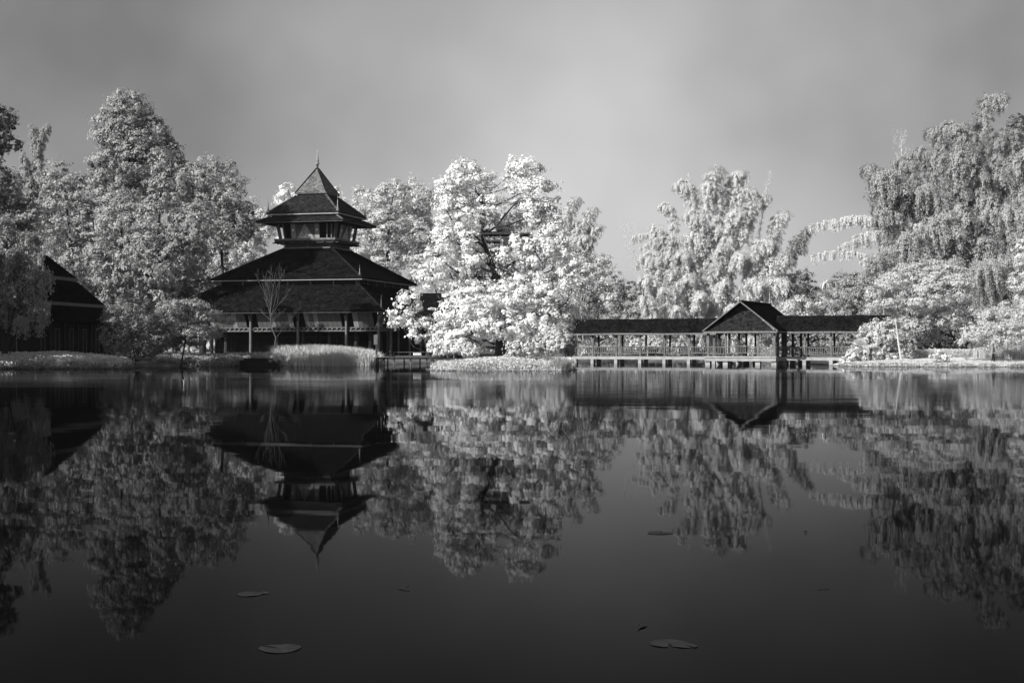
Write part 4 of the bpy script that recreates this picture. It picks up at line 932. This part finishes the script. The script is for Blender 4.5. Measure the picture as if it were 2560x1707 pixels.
# islet undergrowth
T('islet_shrub', 'low shrub at the end of the islet by the jetty', 'shrub', 1110, 111, [(1105,872,34,14),(1140,868,36,16),(1170,880,24,10)], leaf=0.2, rc=0.28, k=24, m='leaf_white', tr=0.04, seed=51, group='shrubs on the islet')
T('islet_shrub', 'spreading pale shrub on the islet between trunk and reed clump', 'shrub', 1345, 109, [(1320,866,44,20),(1370,862,40,22),(1290,880,26,10),(1395,850,30,30)], leaf=0.2, rc=0.3, k=26, m='leaf_pale', tr=0.05, seed=52, group='shrubs on the islet')
T('vine_pillar', 'upright column of clipped creeper at the walkway entrance', 'creeper', 1420, 118, [(1420,830,14,26),(1422,868,14,28)], leaf=0.15, rc=0.2, k=30, m='leaf_mid', tr=0.1, seed=53, limbs=False, base_z=0.0)

# ------------------------------------------------------------------ bamboo
def rnd_plumes(seed, n, x0, x1, y0, y1, dz=(-3, 3), sc=(0.75, 1.1), top=None):
    r = random.Random(seed); out = []
    while len(out) < n:
        tx = r.uniform(x0, x1); ty = r.uniform(y0, y1)
        if top and ty < top(tx): continue
        f = (ty - y0) / (y1 - y0)
        out.append((tx, ty, dz[1] + (dz[0] - dz[1]) * min(1, 0.25 + f) * r.uniform(0.6, 1.0), r.uniform(*sc)))
    return out
cb = [(1690,462,0.5,0.95),(1806,432,0,1.1),(1758,470,-0.5,1),(1862,436,0.8,1.0,10),(1884,480,0,0.95,0),(1920,496,0.5,0.95,0),(1970,540,0,0.95,-10),(1650,516,0.5,0.7,180),(1630,575,-1,0.9,185),
      (1900,512,-1,0.95,5),(1716,540,-1.5,1),(1660,630,-1.5,1),(1850,540,-2,1),(1935,620,-1,0.9,0)]
def spaced_plumes(seed, n, x0, x1, y0, y1, gap, dz, top, sc=(1.35, 1.8)):
    """tips kept apart, so that each plume overhangs the shade below it"""
    r = random.Random(seed); out = []
    for _ in range(4000):
        x, y = r.uniform(x0, x1), r.uniform(y0, y1)
        if y < top(x) or any(math.hypot((x - p[0]) / 1.2, y - p[1]) < gap for p in out): continue
        f = (y - y0) / (y1 - y0); out.append((x, y, dz[0] + (dz[1] - dz[0]) * f + r.uniform(-0.8, 0.8), r.uniform(*sc)))
        if len(out) >= n: break
    return out
cb += spaced_plumes(7, 26, 1590, 1985, 540, 790, 50, (0.5, -7.5), lambda x: 560 + abs(x - 1790) * 0.3, (1.0, 1.3))
cb += rnd_plumes(3, 10, 1640, 1940, 620, 780, (2.0, 3.5))
bamboo('side_bamboo', 'pale bamboo stems arching sideways out of the large plumed clump', 'bamboo', 1740, 191, [(1580,592,0,0.8,188),(1600,615,-0.6,0.85,185),(1625,600,-1.2,0.85,190),(1590,660,-0.5,0.7,190)], m='bamboo_pale', shape='arch', seed=11, tilt=0.05)
bamboo('tall_bamboo_clump', 'large pale clump of plumed bamboo behind the gabled pavilion', 'bamboo', 1790, 192, cb, m='bamboo_pale', seed=1, size=1.0)
rb = [(2511,245,0,1.1),(2350,324,0,1),(2318,330,0.5,0.9,180),(2394,322,1,0.9),(2160,425,0,0.95,185),(2178,452,-1,0.95,190),(2205,432,0.5,0.9,180),(2240,405,0,0.95),(2290,384,0,1),(2536,336,1,1),
      (2205,500,-1.5,0.95,190),(2186,530,-1,0.95,190),(2250,470,-2,1),(2330,400,-1.5,1),(2420,390,-1,1),(2470,372,0,1),(2550,420,-1,1),(2440,470,-2.5,1),(2300,560,-3,1)]
rb += rnd_plumes(8, 20, 2230, 2640, 420, 700, (1, 3.5), (0.8, 1.1), top=lambda x: 440 - (x - 2200) * 0.2)
rb += rnd_plumes(9, 14, 2300, 2640, 660, 800, (-1, 3), (0.7, 1.0)) + [(2560,300,2,1.1), (2590,360,1,1.1), (2620,430,0,1.1)]
bamboo('giant_bamboo_grove', 'towering mass of weeping bamboo behind the lawn', 'bamboo', 2430, 166, rb, m='bamboo', seed=2, spread=2.5, size=0.95)
bamboo('overhanging_bamboo', 'weeping bamboo sprays hanging in umbrella tiers on the face of the towering mass', 'bamboo', 2420, 163,
       spaced_plumes(5, 26, 2185, 2640, 390, 700, 70, (0.5, -7.5), lambda x: 430 - (x - 2200) * 0.22), m='bamboo', shape='umbrella', seed=21, spread=2.0)
bamboo('arching_bamboo', 'long arching bamboo stems bent low against the sky toward the palms', 'bamboo', 2330, 162, [(2022,562,0,0.9,172),(2026,636,0,0.85,172),(2080,556,-0.5,0.85,170),(2096,612,-0.5,0.85,175),(2130,590,-1,0.9,175),(2150,650,-1,0.8,170),(2190,570,-1,0.9,180),(2210,620,-1.5,0.9,180)],
       m='bamboo_pale', shape='arch', seed=3, tilt=0.06)
bamboo('bent_bamboo', 'grey bamboo spray leaning out from the tall pale clump', 'bamboo', 1915, 206, [(2030,575,0,0.7,5),(2005,600,0,0.8,10),(1985,640,0,0.8,5),(1960,670,1,0.9,0),(1950,710,0,0.8,0),(1990,690,1,0.7,0)], m='leaf_mid', seed=4)
bamboo('pale_back_bamboo', 'bright feathery bamboo tips beside the white tree', 'bamboo', 1440, 196, [(1450,505,0,0.8,20),(1492,530,0,0.8,10),(1505,572,0,0.8,0),(1420,560,0,0.9),(1475,600,-1,0.9,0),(1440,640,-1,1),(1400,590,0,0.9),(1350,560,1,0.9),(1250,545,2,0.9),(1290,575,2,0.9),(1230,620,2,0.9)],
       m='bamboo_pale', seed=5)
bamboo('wispy_grove_bamboo', 'wispy upright bamboo plumes rising over the grove edge', 'bamboo', 90, 196, [(78,316,0,0.9),(122,316,0,0.9),(56,388,0,1),(100,390,0.5,1),(142,430,0,1),(30,430,0,1.1),(70,450,-1,1.2),(120,480,-1,1.2),(40,510,-1,1.3),(90,540,-1,1.3),(10,480,0,1.2),(20,560,-1,1.3),(150,470,-0.5,1.1),(60,420,0.5,1.1),(110,430,0.5,1.1)], m='leaf_grove_light', shape='wisp', seed=6)
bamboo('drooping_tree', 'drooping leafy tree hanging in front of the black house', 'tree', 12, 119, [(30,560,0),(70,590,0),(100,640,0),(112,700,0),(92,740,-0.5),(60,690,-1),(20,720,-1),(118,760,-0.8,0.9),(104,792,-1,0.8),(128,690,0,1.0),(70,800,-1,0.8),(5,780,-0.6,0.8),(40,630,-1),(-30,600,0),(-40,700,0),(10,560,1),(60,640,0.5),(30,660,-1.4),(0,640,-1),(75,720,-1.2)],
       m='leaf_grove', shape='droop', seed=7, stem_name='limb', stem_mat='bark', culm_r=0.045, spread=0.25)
wb = [(2470 + 48*math.cos(t), 668 + 8*math.sin(t*2), 2.0*math.sin(t), 1.0, math.degrees(t)) for t in [k*math.pi/6 for k in range(12)]]
wb += [(2470 + 40*math.cos(t), 715, 1.7*math.sin(t), 0.9, math.degrees(t)) for t in [k*math.pi/4 + 0.3 for k in range(8)]]
bamboo('weeping_bamboo_mound', 'umbrella-shaped weeping bamboo mound between the round tree and the bank edge', 'bamboo', 2470, 150, wb, m='bamboo', shape='weep', seed=8, spread=0.3)
bamboo('weeping_bamboo_mound', 'small dim weeping mound low beneath the umbrella-shaped bamboo', 'bamboo', 2465, 147, [(2465 + 28*math.cos(t), 772, 1.2*math.sin(t), 0.65, math.degrees(t)) for t in [k*math.pi/4 for k in range(8)]], m='leaf_dark', shape='weep', seed=9, spread=0.3)
# single feathery young culms
def feather(label, pts, d, wd, seed, base):
    rng = np.random.default_rng(seed); bx, by = G(base, d); bz = gz1(bx, by) - 0.1; org = np.array([bx, by, bz])
    root = empty('young_bamboo_culm', (bx, by, bz), label, 'bamboo', 'young feathery bamboo culms')
    sp = np.array([org] + [P(x, y, d) for x, y in pts])
    MB().tube(sp - org, np.linspace(0.07, 0.015, len(sp)), 6).build('culm', M['culm'], root)
    pos, A, N, L = spray_leaves(rng, sp[1:], wd, 95, -wd * 0.5, 0.3, 10, up=0.5, updir=0.9)
    link('foliage', leaves_to_mesh('foliage', pos - org, A, N, L, L * 0.1), M['bamboo_pale'], root, kind='stuff')
feather('thin feathery young bamboo culm leaning between forked tree and tall clump', [(1605,720),(1588,650),(1572,600),(1562,565)], 196, 1.5, 1, 1622)
feather('feathery young culm standing above the towering bamboo mass', [(2262,560),(2256,430),(2252,340)], 166, 1.3, 2, 2300)
feather('bare young culm tip above the crest of the pale clump, beside the pavilion finials', [(1890,640),(1912,500),(1926,430)], 192, 0.35, 3, 1840)
feather('bare young culm tip among the highest plumes of the pale clump', [(1750,640),(1730,500),(1723,435)], 192, 0.3, 4, 1790)

# ------------------------------------------------------------------ bare tree before the pagoda
b0 = P(690, 905, 137.0); rng = np.random.default_rng(4)
bare = empty('bare_tree', (b0[0], b0[1], gz1(b0[0], b0[1]) - 0.1), 'leafless young tree with upright twigs before the pagoda', 'tree')
org = np.array(bare.location); tb = MB()
tp = [org] + [P(x, y, 137) for x, y in ((686,870),(690,845),(678,815),(676,780),(680,740),(686,705),(688,680))]
tb.tube([p - org for p in tp], [0.1, 0.085, 0.075, 0.065, 0.05, 0.04, 0.028, 0.01], 7)
tb.build('trunk', M['bark_dull'], bare)
tw = MB()
def twig(p, q, r, depth):
    p = np.array(p); q = np.array(q); m_ = (p + q) / 2 + rng.normal(size=3) * 0.06 * np.linalg.norm(q - p)
    tw.tube([p - org, m_ - org, q - org], [r, r * 0.75, r * 0.45], 5)
    if depth:
        for _ in range(5 if depth > 1 else 4):
            t = rng.uniform(0.25, 1.0); s0 = p * (1-t) + q * t
            dr = unit(unit(q - p) * 1.3 + rng.normal(size=3) * 0.5 + np.array([0, 0, 0.5]))
            twig(s0, s0 + dr * np.linalg.norm(q - p) * rng.uniform(0.22, 0.42), r * 0.5, depth - 1)
for a, b in (((690,845),(735,785)),((676,800),(690,690)),((677,795),(662,700)),((676,800),(655,715)),((676,790),(700,700)),((678,770),(668,690)),((676,800),(640,770)),((678,790),(722,735)),((680,760),(645,700)),((682,740),(710,685)),((676,805),(715,770)),((684,720),(672,672))):
    A_ = P(*a, 137); B_ = P(*b, 137) + np.array([0, rng.uniform(-1, 1), 0]); twig(A_, B_, 0.026, 3)
tw.build('crown', M['bark_dull'], bare, kind='stuff')

# ------------------------------------------------------------------ big-leaved plants, palms
def strip_leaf(L, W, bend, fold=0.25, n=7, tear=0.0, seed=0):
    """arching leaf blade along +x from the origin, rising then drooping"""
    rr = random.Random(seed); V = []; Q = []
    for i in range(n + 1):
        t = i / n; x = L * t * (1 - 0.18 * bend * t); z = L * (0.55 * t - (0.35 + bend) * t * t * 0.8)
        ww = W * (math.sin(math.pi * min(1, 0.06 + 0.94 * t)) ** 0.6) * 0.5 * (1 - (rr.random() * tear if 0 < i < n else 0))
        V += [(x, -ww, z + ww * fold), (x, 0, z), (x, ww, z + ww * fold)]
    for i in range(n):
        a = 3 * i; Q += [(a, a+1, a+4, a+3), (a+1, a+2, a+5, a+4)]
    return MB().add(V, Q)
def leaf_plant(name, label, cat, px, d, n, L, W, m, seed, el=(20, 75), az=(0, 360), stem=0.0, base_z=None, part='leaf', group=None, bend=(0.3, 0.8), py=None):
    rr = random.Random(seed); bx, by = G(px, d); bz = gz1(bx, by) if base_z is None else base_z
    root = empty(name, (bx, by, bz - 0.05), label, cat, group)
    top = stem if py is None else float(P(px, py, d)[2]) - bz
    if top: MB().tube([(0, 0, 0), (0.05, 0, top * 0.5), (0, 0, top)], [0.14, 0.11, 0.09], 7).build('stem', M['bark_mid'], root)
    ms = [strip_leaf(L * rr.uniform(0.8, 1.15), W * rr.uniform(0.8, 1.2), rr.uniform(*bend), seed=q, tear=0.25).mesh(part) for q in range(5)]
    for me_ in ms: me_.materials.append(M[m])
    for q in range(n):
        o = link(part, ms[q % 5], None, root); o.location = (0, 0, top)
        o.rotation_euler = (0, -R(rr.uniform(*el)) + R(28), R(az[0] + (az[1] - az[0]) * (q + rr.random() * 0.6) / n)); s_ = rr.uniform(0.8, 1.15); o.scale = (s_, s_, s_)
    return root
leaf_plant('banana_plant', 'banana plant with broad pale leaves rising above the walkway roof ridge', 'plant', 1548, 172, 9, 2.2, 0.75, 'leaf_white', 1, el=(45, 85), az=(20, 380), base_z=0.9, stem=3.2)
leaf_plant('banana_plant', 'sprawling broad-leaved plant filling the first bays under the walkway roof', 'plant', 1490, 178, 16, 2.6, 0.7, 'leaf_white', 2, el=(10, 60), base_z=0.6, stem=0.9)
leaf_plant('fan_plant', 'fan of big white paddle leaves beside the vine-covered shrub', 'plant', 2170, 133.2, 20, 2.3, 0.5, 'leaf_white', 3, el=(25, 80), az=(110, 250), base_z=0.3, stem=0.8, bend=(0.1, 0.4))
leaf_plant('fan_plant', 'paddle leaves rising upright over the vine-covered shrub', 'plant', 2192, 133.6, 14, 2.3, 0.5, 'leaf_white', 13, el=(60, 88), az=(0, 360), base_z=0.7, stem=1.0, bend=(0.1, 0.4))
leaf_plant('palm', 'small pale palm with a drooping crown standing highest over the walkway roof', 'palm', 2063, 182, 18, 1.6, 0.2, 'leaf_white', 4, el=(0, 70), py=708, part='frond', group='palms behind the bridge', bend=(0.6, 1.1))
leaf_plant('palm', 'lower pale palm with spreading fronds just over the walkway roof', 'palm', 2058, 179, 20, 1.9, 0.22, 'leaf_white', 5, el=(-5, 65), py=752, part='frond', group='palms behind the bridge', bend=(0.6, 1.1))
leaf_plant('spiky_plant', 'dim spiky-leaved plant in the shade beside the rounded lawn tree', 'plant', 2415, 131, 18, 1.6, 0.07, 'leaf_mid', 6, el=(20, 85), bend=(0.05, 0.3))
leaf_plant('fern_clump', 'shaded fern clump on the bank behind the lawn hedge', 'plant', 2340, 137, 18, 1.7, 0.25, 'leaf_dark', 7, el=(20, 80), part='frond', bend=(0.3, 0.7))
leaf_plant('shore_taro', 'small upright leaves at the water between steps and bare tree', 'plant', 676, 133.4, 7, 0.8, 0.22, 'leaf_mid', 8, el=(50, 88), base_z=0.2)
leaf_plant('shore_bush', 'upright leafy shrub at the edge of the landing steps', 'plant', 596, 133.6, 14, 1.1, 0.2, 'leaf_mid', 9, el=(40, 88), base_z=0.3)

# ------------------------------------------------------------------ reeds, ground covers, grass
rng = np.random.default_rng(9)
def region(n, poly):
    poly = np.array([G(*q) for q in poly]); lo, hi = poly.min(0), poly.max(0); out = []
    while sum(map(len, out)) < n:
        p = rng.uniform(lo, hi, (n * 2, 2)); out.append(p[sdist(p[:, 0], p[:, 1], poly) > 0])
    return np.concatenate(out)[:n]
def reed_bed(name, label, n, poly, h, wd, lean, m='reed', dirx=0.0, zoff=0.0):
    p = region(n, poly); z = np.maximum(gz(p[:, 0], p[:, 1]) - 0.05, -0.15) + zoff
    V, Q = blades(rng, p[:, 0], p[:, 1], z, h, wd, lean, dirx)
    link(name, mesh_np(name, V, Q), M[m], None, label, 'reeds' if 'reed' in name else 'grass', kind='stuff')
reed_bed('reeds', 'bank of tall pale arching reeds before the pagoda', 15000, [(686,133.4),(922,133.3),(936,134.4),(941,138),(960,145),(930,146),(684,139)], 1.42, 0.055, 0.5, dirx=-0.12)
reed_bed('reeds', 'upright reed clump whitened to look sunlit at the islet tip beside the walkway', 800, [(1396,104.9),(1414,105.2),(1420,107),(1400,107)], 1.6, 0.06, 1.0, m='leaf_white')  # whiter blades stand in for sunlight that the white tree blocks
reed_bed('reeds', 'upright pale reeds along the back of the lawn', 3500, [(2432,133),(2620,131),(2620,136),(2432,137)], 1.0, 0.06, 0.14)
reed_bed('grass', 'coarse pale grass fringing the pond bank by the house', 14000, [(-60,115),(300,116.6),(330,119),(310,126),(-60,125)], 0.5, 0.06, 0.6, m='leaf_pale')
reed_bed('grass', 'short pale grass on the lawn edge', 16000, [(2086,134),(2150,129.2),(2300,127.1),(2640,126),(2640,129),(2300,130.5),(2150,133),(2100,137)], 0.16, 0.05, 0.5, m='leaf_pale')
def cover(name, label, n, poly, h, leaf, m):
    p = region(n, poly); C, A, N, L = ground_leaves(rng, p[:, 0], p[:, 1], h, leaf)
    k = C[:, 2] > -0.02
    link(name, leaves_to_mesh(name, C[k], A[k], N[k], L[k], L[k] * 0.6), M[m], None, label, 'ground cover', kind='stuff')
cover('ground_cover_foliage', 'dense leafy ground cover on the bank by the house', 17000, [(-60,114.8),(300,116.6),(330,119),(325,124),(-60,122)], 0.62, 0.17, 'leaf_pale')
cover('ground_cover_foliage', 'pale creeping ground cover carpeting the islet', 15000, [(1070,110),(1085,105.5),(1140,103.6),(1255,103),(1370,103.6),(1425,106),(1442,111),(1430,116),(1255,117.5),(1090,116)], 0.45, 0.15, 'leaf_pale')
cover('ground_cover_foliage', 'low shore plants between the bush and the landing steps', 9000, [(380,131),(450,132.2),(600,133.4),(600,137),(380,136)], 0.6, 0.17, 'leaf_mid')
cover('ground_cover_foliage', 'low leafy cover round the landing steps and bare tree', 5000, [(560,134.6),(625,134.6),(626,137),(676,137),(678,134.4),(700,134.4),(700,141),(560,141)], 0.5, 0.16, 'leaf_mid')
cover('hedge_foliage', 'long low clipped hedge behind the lawn', 9000, [(2288,135.5),(2440,134.5),(2440,137.5),(2288,138.5)], 0.75, 0.12, 'leaf_pale')
cover('undergrowth_foliage', 'dim undergrowth on the far bank behind the bridge', 14000, [(1446,184),(1600,200.5),(1800,198.5),(1900,180),(1960,160),(1990,168),(1880,196),(1800,208),(1600,212),(1446,200)], 1.4, 0.3, 'leaf_mid')
reed_bed('shore_grass', 'ragged weeds hanging over the water along the bank by the house', 3500, [(-60,114.2),(300,116),(330,118.4),(330,119.6),(300,117.4),(-60,115.8)], 0.55, 0.07, 1.3, m='leaf_mid')
reed_bed('shore_grass', 'ragged weeds hanging over the water round the islet', 3000, [(1072,110),(1086,105.2),(1140,103.2),(1255,102.7),(1370,103.2),(1426,105.6),(1420,107),(1370,104.8),(1255,104.2),(1140,104.8),(1092,106.8),(1080,110)], 0.4, 0.06, 1.3, m='leaf_pale')
reed_bed('shore_grass', 'tufts of weeds at the water edge of the lawn', 1600, [(2084,136),(2100,132.4),(2150,128.4),(2300,126.4),(2640,125.2),(2640,126.4),(2300,127.6),(2150,129.8),(2104,134)], 0.28, 0.06, 1.2, m='leaf_mid')
# far wood closing the view
rngw = np.random.default_rng(21); cs = []
for q in range(150):
    px = rngw.uniform(-400, 2960); d = rngw.uniform(262, 330); h = rngw.uniform(7, 11.5)
    c0 = np.array([(px - 1280) / F * d, d, 0.5]); u = rand_dirs(rngw, 36); u[:, 2] = np.abs(u[:, 2])
    cs.append(c0 + u * np.array([5, 5, h]) * rngw.uniform(0.55, 1, (36, 1)))
cs = np.concatenate(cs); pos, ax, nrm, L = clump_leaves(rngw, cs, unit(rngw.normal(size=cs.shape) + np.array([0, -1, 0.5])), 1.6, 9, 1.2)
link('treeline_woods', leaves_to_mesh('treeline_woods', pos, ax, nrm, L, L * 0.6), M['leaf_mid'], None, 'distant wood closing the view behind the garden', 'woods', kind='stuff')

# ------------------------------------------------------------------ light morning haze over the garden
def haze_mat(den):
    m, t = mat('haze'); v = nd(t, 'ShaderNodeVolumePrincipled'); v.inputs['Color'].default_value = grey(0.95); v.inputs['Density'].default_value = den; v.inputs['Anisotropy'].default_value = 0.2
    o = nd(t, 'ShaderNodeOutputMaterial'); t.links.new(v.outputs[0], o.inputs['Volume']); return m
MB().box(-3600, 3600, -3600, 4600, -2.4, 34).build('haze', haze_mat(0.00005), None, label='thin pale haze lying over pond and trees', cat='haze', kind='stuff')
